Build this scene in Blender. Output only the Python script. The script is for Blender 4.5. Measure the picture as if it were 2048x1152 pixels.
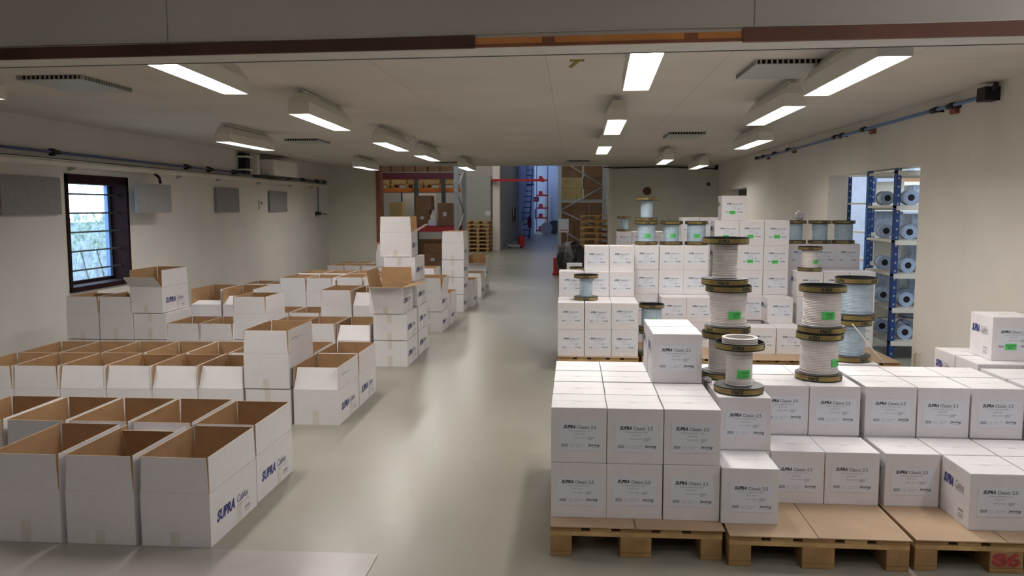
import bpy, bmesh, math, random
from mathutils import Vector, Matrix, Euler
R = math.radians
rnd = random.Random(7)
S = bpy.context.scene
COL = S.collection
for o in list(bpy.data.objects): bpy.data.objects.remove(o)

# ------------------------------------------------------------------ camera, world, exposure
cam_d = bpy.data.cameras.new('camera'); cam = bpy.data.objects.new('camera', cam_d); COL.objects.link(cam)
cam.location = (0, 0, 1.64); cam.rotation_euler = (R(90 - 5.573), 0, R(4.209))
cam_d.sensor_width = 36; cam_d.lens = 1650 * 36 / 2048; cam_d.clip_end = 200; cam_d.clip_start = .05
S.camera = cam
W = bpy.data.worlds.new('world'); S.world = W; W.use_nodes = True
W.node_tree.nodes['Background'].inputs[0].default_value = (.70, .86, 1, 1)
W.node_tree.nodes['Background'].inputs[1].default_value = 6.0
vs = S.view_settings
vs.view_transform = 'Standard'; vs.look = 'None'; vs.gamma = 1; vs.use_curve_mapping = False
vs.exposure = 0.14
LAMP = 46.0          # emission of the tubes in the ceiling lights
NEAR_FILL = 42.0     # unseen lamps behind the camera, added to light the box fronts
CORR = (.42, .55, 1.0)

def area(name, loc, rot, sx, sy, power, col=(1, 1, 1)):
    d = bpy.data.lights.new(name, 'AREA'); d.shape = 'RECTANGLE'; d.size = sx; d.size_y = sy
    d.energy = power; d.color = col
    o = bpy.data.objects.new(name, d); COL.objects.link(o); o.location = loc; o.rotation_euler = rot
    return o
area('hall_light', (-3, 26, 5.6), (0, 0, 0), 6, 8, 200, (1, .94, .86))
area('corridor_light', (-1.6, 50, 4.9), (0, 0, 0), 1.6, 14, 26, CORR)
area('corridor_entry_light', (-1.6, 37, 5.2), (0, 0, 0), 1.2, 6, 12, (.85, .9, 1))
area('store_light', (5.6, 11, 3.0), (0, 0, 0), 3.6, 8, 230, (.80, .89, 1))

# ------------------------------------------------------------------ materials
def mat(name, col, rough=.6, metal=0, noise=0, nscale=8, emis=None, estr=0, alpha=1, bump=0, bscale=40, spec=.5):
    m = bpy.data.materials.new(name); m.use_nodes = True
    nt = m.node_tree; b = nt.nodes['Principled BSDF']
    b.inputs['Base Color'].default_value = (*col, 1); b.inputs['Roughness'].default_value = rough
    b.inputs['Metallic'].default_value = metal; b.inputs['Specular IOR Level'].default_value = spec
    if noise or bump: tc = nt.nodes.new('ShaderNodeTexCoord')
    if noise:
        n = nt.nodes.new('ShaderNodeTexNoise'); n.inputs['Scale'].default_value = nscale; n.inputs['Detail'].default_value = 5
        nt.links.new(tc.outputs['Object'], n.inputs['Vector'])
        r = nt.nodes.new('ShaderNodeValToRGB')
        r.color_ramp.elements[0].position = .3; r.color_ramp.elements[1].position = .7
        r.color_ramp.elements[0].color = (*[c * (1 - noise) for c in col], 1)
        r.color_ramp.elements[1].color = (*[min(1, c * (1 + noise)) for c in col], 1)
        nt.links.new(n.outputs[0], r.inputs[0]); nt.links.new(r.outputs[0], b.inputs['Base Color'])
    if bump:
        n2 = nt.nodes.new('ShaderNodeTexNoise'); n2.inputs['Scale'].default_value = bscale; n2.inputs['Detail'].default_value = 3
        nt.links.new(tc.outputs['Object'], n2.inputs['Vector'])
        bp = nt.nodes.new('ShaderNodeBump'); bp.inputs['Strength'].default_value = bump; bp.inputs['Distance'].default_value = .01
        nt.links.new(n2.outputs[0], bp.inputs['Height']); nt.links.new(bp.outputs[0], b.inputs['Normal'])
    if emis:
        b.inputs['Emission Color'].default_value = (*emis, 1); b.inputs['Emission Strength'].default_value = estr
    if alpha < 1: b.inputs['Alpha'].default_value = alpha
    return m

def seam_mat(name, col, bw, bh, ox, oy, line=.003, dark=.45, noise=.06, rough=.8, swap=False, offset=.5):
    """painted boards with thin joints, plus faint blotches"""
    m = mat(name, col, rough); nt = m.node_tree; b = nt.nodes['Principled BSDF']
    tc = nt.nodes.new('ShaderNodeTexCoord'); sp = nt.nodes.new('ShaderNodeSeparateXYZ'); cb = nt.nodes.new('ShaderNodeCombineXYZ')
    nt.links.new(tc.outputs['Object'], sp.inputs[0])
    a1 = nt.nodes.new('ShaderNodeMath'); a1.operation = 'ADD'; a1.inputs[1].default_value = ox
    a2 = nt.nodes.new('ShaderNodeMath'); a2.operation = 'ADD'; a2.inputs[1].default_value = oy
    src = {'xy': (1, 0), 'yz': (1, 2), 'xz': (0, 2)}[swap or 'xy']
    nt.links.new(sp.outputs[src[0]], a1.inputs[0]); nt.links.new(sp.outputs[src[1]], a2.inputs[0])
    nt.links.new(a1.outputs[0], cb.inputs[0]); nt.links.new(a2.outputs[0], cb.inputs[1])
    br = nt.nodes.new('ShaderNodeTexBrick'); br.offset = offset
    br.inputs['Scale'].default_value = 1; br.inputs['Brick Width'].default_value = bw; br.inputs['Row Height'].default_value = bh
    br.inputs['Mortar Size'].default_value = line; br.inputs['Mortar Smooth'].default_value = .3
    br.inputs['Color1'].default_value = (1, 1, 1, 1); br.inputs['Color2'].default_value = (.97, .97, .97, 1)
    br.inputs['Mortar'].default_value = (dark, dark, dark, 1)
    nt.links.new(cb.outputs[0], br.inputs['Vector'])
    n = nt.nodes.new('ShaderNodeTexNoise'); n.inputs['Scale'].default_value = 1.3; n.inputs['Detail'].default_value = 6
    nt.links.new(tc.outputs['Object'], n.inputs['Vector'])
    r = nt.nodes.new('ShaderNodeValToRGB'); r.color_ramp.elements[0].position = .3; r.color_ramp.elements[1].position = .7
    r.color_ramp.elements[0].color = (*[c * (1 - noise) for c in col], 1); r.color_ramp.elements[1].color = (*[min(1, c * (1 + noise)) for c in col], 1)
    nt.links.new(n.outputs[0], r.inputs[0])
    mx = nt.nodes.new('ShaderNodeMix'); mx.data_type = 'RGBA'; mx.blend_type = 'MULTIPLY'; mx.inputs[0].default_value = 1
    nt.links.new(r.outputs[0], mx.inputs[6]); nt.links.new(br.outputs[0], mx.inputs[7])
    nt.links.new(mx.outputs[2], b.inputs['Base Color'])
    return m

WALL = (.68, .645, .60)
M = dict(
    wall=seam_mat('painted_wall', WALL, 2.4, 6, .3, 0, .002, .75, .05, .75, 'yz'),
    wallr=seam_mat('painted_wall_lightened', (.77, .735, .67), 2.4, 6, .9, 0, .002, .8, .05, .75, 'yz'),  # same paint as the left wall, lightened to mimic brighter light there
    wallx=seam_mat('painted_end_wall', (.62, .61, .53), 2.4, 6, .3, 0, .002, .8, .05, .75, 'xz'),
    header=seam_mat('painted_header', (.57, .545, .505), 2.85, 6, 2.03, 0, .004, .45, .05, .8, 'xz', 0),
    soffit=mat('soffit', (.66, .64, .60), .8, noise=.05),
    ceiling=seam_mat('ceiling_boards', (.64, .605, .565), 2.44, 1.22, .15, .19, .003, .62, .05, .85, 'xy'),
    white=mat('white_carton', (.72, .695, .705), .62, noise=.025, nscale=14, bump=.05, bscale=90),
    whitein=mat('carton_bottom', (.60, .56, .50), .8),
    kraft=mat('kraft_board', (.39, .235, .115), .8, noise=.10, nscale=9),
    kraftl=mat('kraft_cut_edge', (.56, .42, .27), .8),
    sheet=mat('cardboard_sheet', (.42, .295, .19), .75, noise=.07, nscale=5),
    browncard=mat('brown_carton', (.27, .145, .075), .8, noise=.12, nscale=4),
    tape=mat('packing_tape', (.64, .605, .545), .4),
    paper=mat('label_paper', (.70, .72, .78), .6),
    ink=mat('black_ink', (.02, .02, .025), .5),
    grey_ink=mat('grey_ink', (.22, .22, .26), .5),
    blue_ink=mat('blue_ink', (.03, .04, .20), .5),
    green=mat('green_sticker', (.10, .62, .14), .5),
    gold=mat('gold_rim', (.31, .245, .085), .36, metal=.55, noise=.3, nscale=12),
    black=mat('black_plastic', (.014, .014, .016), .5, spec=.3),
    flange=mat('grey_flange', (.13, .13, .135), .45, noise=.1, spec=.35),
    cable_w=mat('white_cable', (.74, .69, .66), .4, noise=.05, nscale=30),
    cable_b=mat('ice_blue_cable', (.44, .56, .65), .25, noise=.08, nscale=25),
    wood=mat('pallet_wood', (.35, .205, .08), .8, noise=.38, nscale=6, bump=.3, bscale=30),
    wood2=mat('pale_pallet_wood', (.50, .325, .14), .8, noise=.3, nscale=7, bump=.3, bscale=30),
    redstain=mat('faded_red_stain', (.33, .05, .045), .8, noise=.4, nscale=40),
    red=mat('red_paint', (.45, .02, .03), .5),
    darkred=mat('dark_red_paint', (.15, .012, .02), .55, noise=.1),
    orange=mat('orange_paint', (.66, .19, .04), .5),
    steel=mat('grey_steel', (.42, .45, .45), .45, metal=.25, noise=.1),
    darksteel=mat('dark_steel', (.10, .12, .12), .5, metal=.3),
    panel=mat('grey_panel', (.235, .228, .232), .85, noise=.08, nscale=20),
    door=mat('grey_door', (.40, .42, .40), .6, noise=.03),
    bluepipe=mat('blue_pipe', (.08, .11, .24), .4),
    lightpipe=mat('light_blue_pipe', (.15, .25, .47), .4),
    tray=mat('cable_tray', (.66, .63, .56), .5, noise=.06),
    beam=mat('dark_stained_wood', (.075, .028, .017), .6, noise=.35, nscale=3),
    beamr=mat('brown_stained_wood', (.16, .062, .037), .6, noise=.25, nscale=3),
    rawwood=mat('raw_orange_wood', (.66, .27, .07), .7, noise=.15, nscale=5),
    rawlow=mat('red_brown_batten', (.27, .10, .05), .7, noise=.2, nscale=5),
    winframe=mat('dark_window_wood', (.020, .007, .008), .8, noise=.2, spec=.15),
    lamp=mat('lamp_enamel', (.68, .66, .60), .4),
    lens=mat('lamp_tubes', (1, 1, 1), .5, emis=(1, .955, .915), estr=LAMP),
    lens_weak=mat('lamp_tubes_dimmed', (1, 1, 1), .5, emis=(1, .955, .915), estr=LAMP * .68),  # same tubes, dimmed to keep the right rear from burning out
    lampin=mat('lamp_reflector', (.86, .85, .80), .4),
    nlens=mat('near_fill_tubes', (1, 1, 1), .5, emis=(1, .95, .965), estr=NEAR_FILL),
    storelens=mat('store_lamp_tubes', (1, 1, 1), .5, emis=(.93, .97, 1), estr=5),
    vent=mat('vent_grey', (.40, .42, .40), .5),
    rackblue=mat('blue_rack_paint', (.03, .12, .38), .4),
    racknavy=mat('navy_rack_paint', (.016, .05, .20), .4),
    shelfw=mat('cream_shelf', (.72, .69, .60), .5),
    wrap=mat('shrink_wrapped', (.38, .45, .58), .15, noise=.25, nscale=18, bump=.6, bscale=22),
    reelblue=mat('blue_grey_reel', (.42, .52, .70), .3),
    floorpatch=mat('thin_floor_plate', (.33, .305, .27), .3, noise=.05),
    hallwall=mat('hall_wall', (.46, .44, .41), .8, noise=.05),
    postwhite=mat('white_post', (.82, .80, .76), .6, noise=.03),
    corr=mat('corridor_wall', (.60, .66, .80), .7, noise=.05),
    yellowbox=mat('tan_carton', (.52, .38, .17), .8, noise=.1),
    outside=mat('outside_boards', (.85, .88, .9), .8, noise=.1, nscale=3),
    leaf=mat('hedge_leaves', (.42, .50, .44), .8, noise=.5, nscale=14),
    stone=mat('outside_stone', (.50, .55, .62), .8, noise=.35, nscale=7),
    earth=mat('plug_brown', (.10, .055, .03), .8),
    blackcloth=mat('black_sheet', (.012, .013, .015), .4, bump=.5, bscale=6),
    plastic=mat('clear_film', (.55, .53, .55), .15, noise=.2, nscale=20),
    yellow=mat('ochre_stain', (.27, .20, .05), .8),
)
# floor: sealed concrete-grey paint with scuffs and a satin sheen
fm = mat('grey_green_floor_paint', (.36, .345, .275), .28); nt = fm.node_tree; b = nt.nodes['Principled BSDF']
tc = nt.nodes.new('ShaderNodeTexCoord')
n1 = nt.nodes.new('ShaderNodeTexNoise'); n1.inputs['Scale'].default_value = 1.1; n1.inputs['Detail'].default_value = 8; n1.inputs['Roughness'].default_value = .65
r1 = nt.nodes.new('ShaderNodeValToRGB'); r1.color_ramp.elements[0].position = .32; r1.color_ramp.elements[1].position = .68
r1.color_ramp.elements[0].color = (.25, .238, .19, 1); r1.color_ramp.elements[1].color = (.29, .276, .225, 1)
mp = nt.nodes.new('ShaderNodeMapping'); mp.inputs['Rotation'].default_value = (0, 0, .5); mp.inputs['Scale'].default_value = (9, 2.2, 1)
n2 = nt.nodes.new('ShaderNodeTexNoise'); n2.inputs['Scale'].default_value = 2.5; n2.inputs['Detail'].default_value = 9; n2.inputs['Distortion'].default_value = 1.5
r2 = nt.nodes.new('ShaderNodeValToRGB'); r2.color_ramp.elements[0].position = .30; r2.color_ramp.elements[1].position = .42
r2.color_ramp.elements[0].color = (.94, .94, .93, 1); r2.color_ramp.elements[1].color = (1, 1, 1, 1)
mx = nt.nodes.new('ShaderNodeMix'); mx.data_type = 'RGBA'; mx.blend_type = 'MULTIPLY'; mx.inputs[0].default_value = 1
L_ = nt.links.new
L_(tc.outputs['Object'], n1.inputs['Vector']); L_(tc.outputs['Object'], mp.inputs['Vector']); L_(mp.outputs[0], n2.inputs['Vector'])
L_(n1.outputs[0], r1.inputs[0]); L_(n2.outputs[0], r2.inputs[0]); L_(r1.outputs[0], mx.inputs[6]); L_(r2.outputs[0], mx.inputs[7])
L_(mx.outputs[2], b.inputs['Base Color'])
rr = nt.nodes.new('ShaderNodeMapRange'); rr.inputs['To Min'].default_value = .25; rr.inputs['To Max'].default_value = .42
L_(n1.outputs[0], rr.inputs['Value']); L_(rr.outputs[0], b.inputs['Roughness'])
M['floor'] = fm
# window pane
gm = bpy.data.materials.new('window_glass'); gm.use_nodes = True; nt = gm.node_tree
for n in list(nt.nodes): nt.nodes.remove(n)
ou = nt.nodes.new('ShaderNodeOutputMaterial'); g1 = nt.nodes.new('ShaderNodeBsdfTransparent'); g2 = nt.nodes.new('ShaderNodeBsdfGlossy'); g2.inputs['Roughness'].default_value = .02
mxs = nt.nodes.new('ShaderNodeMixShader'); mxs.inputs[0].default_value = .06; g1.inputs[0].default_value = (.86, .93, 1, 1)
nt.links.new(g1.outputs[0], mxs.inputs[1]); nt.links.new(g2.outputs[0], mxs.inputs[2]); nt.links.new(mxs.outputs[0], ou.inputs[0])
M['glass'] = gm

# ------------------------------------------------------------------ mesh builder
class MB:
    def __init__(s): s.v = []; s.f = []; s.m = []; s.sm = []; s.mats = []
    def mi(s, m):
        if m not in s.mats: s.mats.append(m)
        return s.mats.index(m)
    def add(s, vs, fs, m, smooth=False, T=None):
        o = len(s.v); k = s.mi(m)
        for v in vs:
            v = Vector(v)
            s.v.append(tuple(T @ v) if T else tuple(v))
        for f in fs: s.f.append([o + i for i in f]); s.m.append(k); s.sm.append(smooth)
        return s
    def box(s, x0, y0, z0, x1, y1, z1, m, T=None, ms=None):
        vs = [(x0, y0, z0), (x1, y0, z0), (x1, y1, z0), (x0, y1, z0), (x0, y0, z1), (x1, y0, z1), (x1, y1, z1), (x0, y1, z1)]
        fs = [(3, 2, 1, 0), (4, 5, 6, 7), (0, 1, 5, 4), (1, 2, 6, 5), (2, 3, 7, 6), (3, 0, 4, 7)]   # bottom top front(-y) right(+x) back left
        if ms:
            for f, mm in zip(fs, ms): s.add(vs, [f], mm, False, T)
        else: s.add(vs, fs, m, False, T)
        return s
    def lathe(s, prof, m, n=32, axis='z', c=(0, 0, 0), smooth=True, mats=None, soft=False):
        c = Vector(c)
        def ring(r, z):
            out = []
            for i in range(n):
                a = 2 * math.pi * i / n; x, y = r * math.cos(a), r * math.sin(a)
                p = (x, y, z) if axis == 'z' else ((x, z, y) if axis == 'y' else (z, x, y))
                out.append(tuple(Vector(p) + c))
            return out
        if soft:
            o = len(s.v)
            for r, z in prof: s.v += ring(r, z)
        for j in range(len(prof) - 1):
            if soft: a0, b0 = o + j * n, o + (j + 1) * n
            else: a0 = len(s.v); b0 = a0 + n; s.v += ring(*prof[j]) + ring(*prof[j + 1])
            k = s.mi(mats[j] if mats else m)
            for i in range(n):
                q = [a0 + i, a0 + (i + 1) % n, b0 + (i + 1) % n, b0 + i]
                s.f.append(q if axis != 'y' else q[::-1]); s.m.append(k); s.sm.append(smooth)
        return s
    def tube(s, pts, r, m, n=8, closed=False):
        pts = [Vector(p) for p in pts]; vs = []; N = len(pts)
        for i, p in enumerate(pts):
            a = pts[(i - 1) % N] if (i > 0 or closed) else p; b_ = pts[(i + 1) % N] if (i < N - 1 or closed) else p
            d = (b_ - a).normalized(); u = d.cross(Vector((0, 0, 1)))
            if u.length < 1e-3: u = d.cross(Vector((0, 1, 0)))
            u.normalize(); w = d.cross(u)
            for k in range(n): vs.append(tuple(p + r * (math.cos(2 * math.pi * k / n) * u + math.sin(2 * math.pi * k / n) * w)))
        fs = []
        for i in range(N if closed else N - 1):
            for k in range(n):
                i2 = (i + 1) % N; fs.append((i * n + k, i * n + (k + 1) % n, i2 * n + (k + 1) % n, i2 * n + k))
        if not closed: fs += [tuple(range(n))[::-1], tuple(range((N - 1) * n, N * n))]
        s.add(vs, fs, m, True); return s
    def mesh(s, name, bevel=0):
        me = bpy.data.meshes.new(name); me.from_pydata(s.v, [], s.f)
        for m in s.mats: me.materials.append(M[m])
        me.polygons.foreach_set('material_index', s.m); me.polygons.foreach_set('use_smooth', s.sm)
        if bevel:
            bm = bmesh.new(); bm.from_mesh(me); bmesh.ops.remove_doubles(bm, verts=bm.verts, dist=1e-5)
            bmesh.ops.bevel(bm, geom=[e for e in bm.edges if e.calc_face_angle(0) > .5], offset=bevel, segments=2, affect='EDGES', profile=.6)
            bm.to_mesh(me); bm.free()
        me.update(); return me

def link(name, me, parent=None, loc=(0, 0, 0), rot=(0, 0, 0)):
    o = bpy.data.objects.new(name, me); COL.objects.link(o); o.parent = parent; o.location = loc; o.rotation_euler = rot
    return o
def thing(name, label, cat, loc=(0, 0, 0), rz=0, group=None):
    o = link(name, None, None, loc, (0, 0, rz)); o.empty_display_size = .05
    return tag(o, label, cat, group)
def tag(o, label, cat, group=None):
    o['label'] = label; o['category'] = cat
    if group: o['group'] = group
    return o
def struct(name, mb, parent=None):
    o = link(name, mb.mesh(name), parent)
    if not parent: o['kind'] = 'structure'
    return o
def solo(name, mb, label, cat, loc=(0, 0, 0), rz=0, group=None, bevel=0):
    return tag(link(name, mb.mesh(name, bevel), None, loc, (0, 0, rz)), label, cat, group)

_tc = {}
def txt(body, bold=0):
    """flat letter shapes, normalised to the unit square of their own bounds"""
    k = (body, bold)
    if k in _tc: return _tc[k]
    c = bpy.data.curves.new('t', 'FONT'); c.body = body; c.offset = bold; c.resolution_u = 2
    o = bpy.data.objects.new('t', c); COL.objects.link(o)
    me = o.to_mesh(); vs = [tuple(v.co) for v in me.vertices]; fs = [tuple(p.vertices) for p in me.polygons]
    o.to_mesh_clear(); bpy.data.objects.remove(o); bpy.data.curves.remove(c)
    x0 = min(v[0] for v in vs); x1 = max(v[0] for v in vs); y0 = min(v[1] for v in vs); y1 = max(v[1] for v in vs)
    _tc[k] = ([((v[0] - x0) / (x1 - x0), (v[1] - y0) / (y1 - y0)) for v in vs], fs); return _tc[k]
def put(mb, body, m, x0, x1, z0, z1, bold=0, shear=0, fn=None, flip=False):
    """write body into the rectangle; fn maps (x, z) to the surface"""
    vs, fs = txt(body, bold); out = []
    for x, z in vs:
        if flip: x, z = 1 - x, 1 - z
        X = x0 + x * (x1 - x0) + (z - .5) * shear * (z1 - z0); Z = z0 + z * (z1 - z0)
        out.append(fn(X, Z))
    mb.add(out, fs, m)

# ------------------------------------------------------------------ the setting
XL, XR, YB, ZC = -6.0, 3.42, 20.0, 2.65
f = MB(); f.box(-13, -6, -.1, 13, 62, 0, 'floor'); struct('floor', f)
p = MB()
p.box(-7, 3.2, 0, -.91, 3.715, .005, 'floorpatch'); p.box(-7, 2.9, .0, 3, 3.46, .003, 'floor'); struct('trim_1', p)
# left wall with window opening
wy0, wy1, wz0, wz1 = 9.41, 10.80, .62, 2.04
w = MB(); T_ = .32
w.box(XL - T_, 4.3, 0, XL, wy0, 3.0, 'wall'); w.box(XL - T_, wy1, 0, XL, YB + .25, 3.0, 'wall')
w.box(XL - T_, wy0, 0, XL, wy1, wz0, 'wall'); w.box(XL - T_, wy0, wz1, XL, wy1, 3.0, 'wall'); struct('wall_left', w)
# right wall: doorway 8.5..11.45, recessed door 16.7..18.8
w = MB(); t = .26
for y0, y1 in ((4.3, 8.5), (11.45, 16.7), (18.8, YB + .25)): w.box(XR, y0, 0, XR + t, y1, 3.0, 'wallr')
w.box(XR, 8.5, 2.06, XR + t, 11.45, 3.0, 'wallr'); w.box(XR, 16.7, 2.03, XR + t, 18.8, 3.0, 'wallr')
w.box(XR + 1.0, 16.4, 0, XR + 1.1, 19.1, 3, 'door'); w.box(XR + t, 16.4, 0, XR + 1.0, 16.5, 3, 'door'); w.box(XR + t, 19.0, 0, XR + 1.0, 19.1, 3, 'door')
w.box(XR + t, 16.5, 2.2, XR + 1.0, 19.0, 2.3, 'door')
struct('wall_right', w)
cv = MB(); cv.tube([(XR + .9, 18.2, 1.9), (XR + .9, 18.2, 1.2)], .02, 'black'); struct('trim_6', cv)
w = MB()
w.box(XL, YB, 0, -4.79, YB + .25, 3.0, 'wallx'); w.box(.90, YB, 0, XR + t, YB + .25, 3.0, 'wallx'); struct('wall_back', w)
w = MB(); w.box(-4.80, YB - .03, 0, -4.70, YB + .27, ZC, 'rawlow'); w.box(.84, YB - .03, 0, .93, YB + .27, ZC, 'tray'); struct('trim_2', w)
c = MB(); c.box(XL - T_, 4.25, ZC, XR + t, YB + .25, ZC + .2, 'ceiling'); struct('ceiling', c)
# header over the wide opening towards the photographer, slightly skewed
hr = -math.atan((4.145 - 3.878) / (1.974 + 2.954)); HT = Matrix.Translation((-.49, 4.012, 0)) @ Matrix.Rotation(hr, 4, 'Z')
h = MB(); h.box(-8, 0, 2.405, 8, .262, 3.9, 'header', HT, ['soffit', 'header', 'header', 'header', 'header', 'header']); struct('wall_front', h)
h = MB()
h.box(-8, -.022, 2.395, .02, .0, 2.452, 'beam', HT); struct('trim_3', h)
h = MB(); h.box(.02, -.012, 2.412, 1.26, 0, 2.442, 'rawwood', HT); h.box(.02, -.016, 2.398, 1.26, 0, 2.412, 'rawlow', HT)
for a in (.34, 1.0): h.box(a, -.016, 2.412, a + .06, 0, 2.440, 'rawlow', HT)
struct('trim_4', h)
h = MB(); h.box(1.26, -.03, 2.392, 8, .0, 2.452, 'beamr', HT); struct('trim_5', h)
h = MB(); h.tube([HT @ Vector((x, -.006, 2.462 + .004 * math.sin(x * 2.3))) for x in [i * .25 - 5 for i in range(40)]], .003, 'tray', 5); struct('trim_7', h)
h = MB(); h.box(-8, .250, 2.402, 8, .262, 2.4055, 'darksteel', HT); struct('trim_8', h)
# the room behind the camera
n_ = MB(); n_.box(-7.6, -5, 0, -7.5, 4.4, 3.7, 'wall'); n_.box(5, -5, 0, 5.1, 4.0, 3.7, 'wall'); n_.box(-7.6, -5.1, 0, 5.1, -5, 3.7, 'wallx')
n_.box(-7.6, 4.3, 0, XL - T_, 4.4, 3.7, 'wallx'); n_.box(XR + t, 4.0, 0, 5.1, 4.1, 3.7, 'wallx'); struct('wall_near', n_)
n_ = MB(); n_.box(-7.6, -5.1, 3.7, 5.1, 4.45, 3.85, 'soffit'); struct('ceiling_near', n_)
# hall beyond
w = MB()
w.box(-10, YB + .25, 0, -9.9, 32, 6, 'hallwall'); w.box(-10, YB + .25, 3.0, 4, YB + .26, 6, 'hallwall'); w.box(3.9, YB + .25, 0, 4, 32, 6, 'hallwall')
w.box(-10, 31.6, 0, -4.1, 31.9, 6, 'hallwall'); w.box(-4.1, 31.6, 0, -3.06, 31.9, 6, 'hallwall'); w.box(-3.06, 31.5, 0, -2.79, 31.95, 6, 'postwhite')
w.box(-.40, 31.5, 0, 4, 31.9, 6, 'hallwall'); w.box(-10, YB + .25, 6, 4, 32, 6.1, 'hallwall'); w.box(-9.9, YB + .1, 2.85, -6.3, YB + .25, 6, 'hallwall'); w.box(-10, YB + .2, 0, -6.3, YB + .25, 6, 'hallwall')
struct('wall_hall', w)
w = MB(); w.box(-2.89, 31.9, 0, -2.79, 43, 5.5, 'hallwall'); w.box(-.40, 31.9, 0, -.30, 62, 5.5, 'corr'); w.box(-4.5, 61, 0, 0, 61.1, 5.5, 'corr'); w.box(-3.6, 31.9, 5.5, 0, 61, 5.6, 'corr')
w.add([(-2.79, 43, 0), (-2.42, 52, 0), (-2.42, 52, 5.5), (-2.79, 43, 5.5), (-2.99, 43, 0), (-2.62, 52, 0), (-2.62, 52, 5.5), (-2.99, 43, 5.5)], [(0, 1, 2, 3), (5, 4, 7, 6), (1, 5, 6, 2), (4, 0, 3, 7), (3, 2, 6, 7)], 'corr')
w.box(-1.93, 57, 0, -.40, 57.2, 5.5, 'corr'); w.box(-4.5, 52, 0, -4.4, 61, 5.5, 'corr'); w.box(-4.5, 51.9, 0, -2.6, 52, 5.5, 'corr')
struct('wall_corridor', w)
# store room on the right
w = MB(); w.box(XR + t, 5.5, 0, 12, 5.6, 3.4, 'corr'); w.box(12, 5.5, 0, 12.1, 16.3, 3.4, 'corr'); w.box(XR + t, 16.2, 0, 12.1, 16.3, 3.4, 'corr'); w.box(XR + t, 5.5, 3.4, 12.1, 16.3, 3.5, 'corr')
struct('wall_store', w)

# window
w = MB(); d = .27; q = 'winframe'
w.box(XL - d, wy0, wz0, XL + .015, wy0 + .055, wz1, q); w.box(XL - d, wy1 - .055, wz0, XL + .015, wy1, wz1, q)
w.box(XL - d, wy0, wz0, XL + .03, wy1, wz0 + .06, q); w.box(XL - d, wy0, wz1 - .11, XL + .015, wy1, wz1, q)
win = struct('window_1', w)
w = MB()
for a, b_ in ((wy0 + .055, wy0 + .115), (wy1 - .115, wy1 - .055)): w.box(XL - d, a, wz0 + .06, XL - d + .05, b_, wz1 - .11, 'lightpipe')
w.box(XL - d, wy0 + .055, wz0 + .06, XL - d + .05, wy1 - .055, wz0 + .10, q)
link('sash', w.mesh('sash'), win)
w = MB(); w.box(XL - d + .02, wy0 + .1, wz0 + .08, XL - d + .025, wy1 - .1, wz1 - .1, 'glass'); link('pane', w.mesh('pane'), win)
for k in range(5):
    w = MB(); z = .865 + k * .235; w.tube([(XL - .10, wy0 + .05, z), (XL - .10, wy1 - .05, z)], .011, 'darksteel'); link('bar', w.mesh('bar'), win)
# outside the window
w = MB()
for k in range(18): w.box(-11.2 - (k % 2) * .03, 9.0 + k * .9, 0, -11.1, 9.9 + k * .9, 1.30, 'stone')
w.box(-11.25, 8.8, 1.30, -11.05, 25.5, 1.38, 'outside'); w.box(-13, 8, -.1, XL - T_, 26, -.02, 'outside')
solo('garden_wall', w, 'pale grey stone garden wall seen outside through the barred window', 'wall')
w = MB()
for k in range(14): w.box(-10.4, 10 + k * 1.1, 2.62, -10.35, 11.08 + k * 1.1, 2.82, 'outside')
w.box(-10.6, 9.5, 0, -10.5, 9.6, 2.8, 'outside'); w.box(-10.6, 24.5, 0, -10.5, 24.6, 2.8, 'outside'); w.box(-10.6, 9.5, 2.8, -10.2, 25.5, 2.84, 'outside')
solo('canopy_edge', w, 'white corrugated canopy edge seen outside at the top of the window', 'canopy')
bm = bmesh.new()
for k in range(260):
    c_ = Vector((-10.5 + rnd.uniform(-.25, .25), 13.6 + rnd.random() * 5.5, .75 + rnd.random() * .75)); a = rnd.random() * 6; s_ = rnd.uniform(.05, .12)
    u = Vector((math.cos(a) * .4, math.sin(a), .3)).normalized() * s_; v = Vector((.2, -.4, 1)).normalized() * s_
    bm.faces.new([bm.verts.new(c_ + u), bm.verts.new(c_ + v), bm.verts.new(c_ - u), bm.verts.new(c_ - v)])
me = bpy.data.meshes.new('hedge'); bm.to_mesh(me); bm.free(); me.materials.append(M['leaf'])
hg = tag(link('hedge', me), 'sparse grey green hedge outside behind the window bars', 'hedge'); hg['kind'] = 'stuff'
st = MB(); st.tube([(-10.5, 13.6 + i * .3, .0 + (i % 2) * .8) for i in range(19)], .02, 'leaf', 5); link('stems', st.mesh('stems'), hg)

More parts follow.
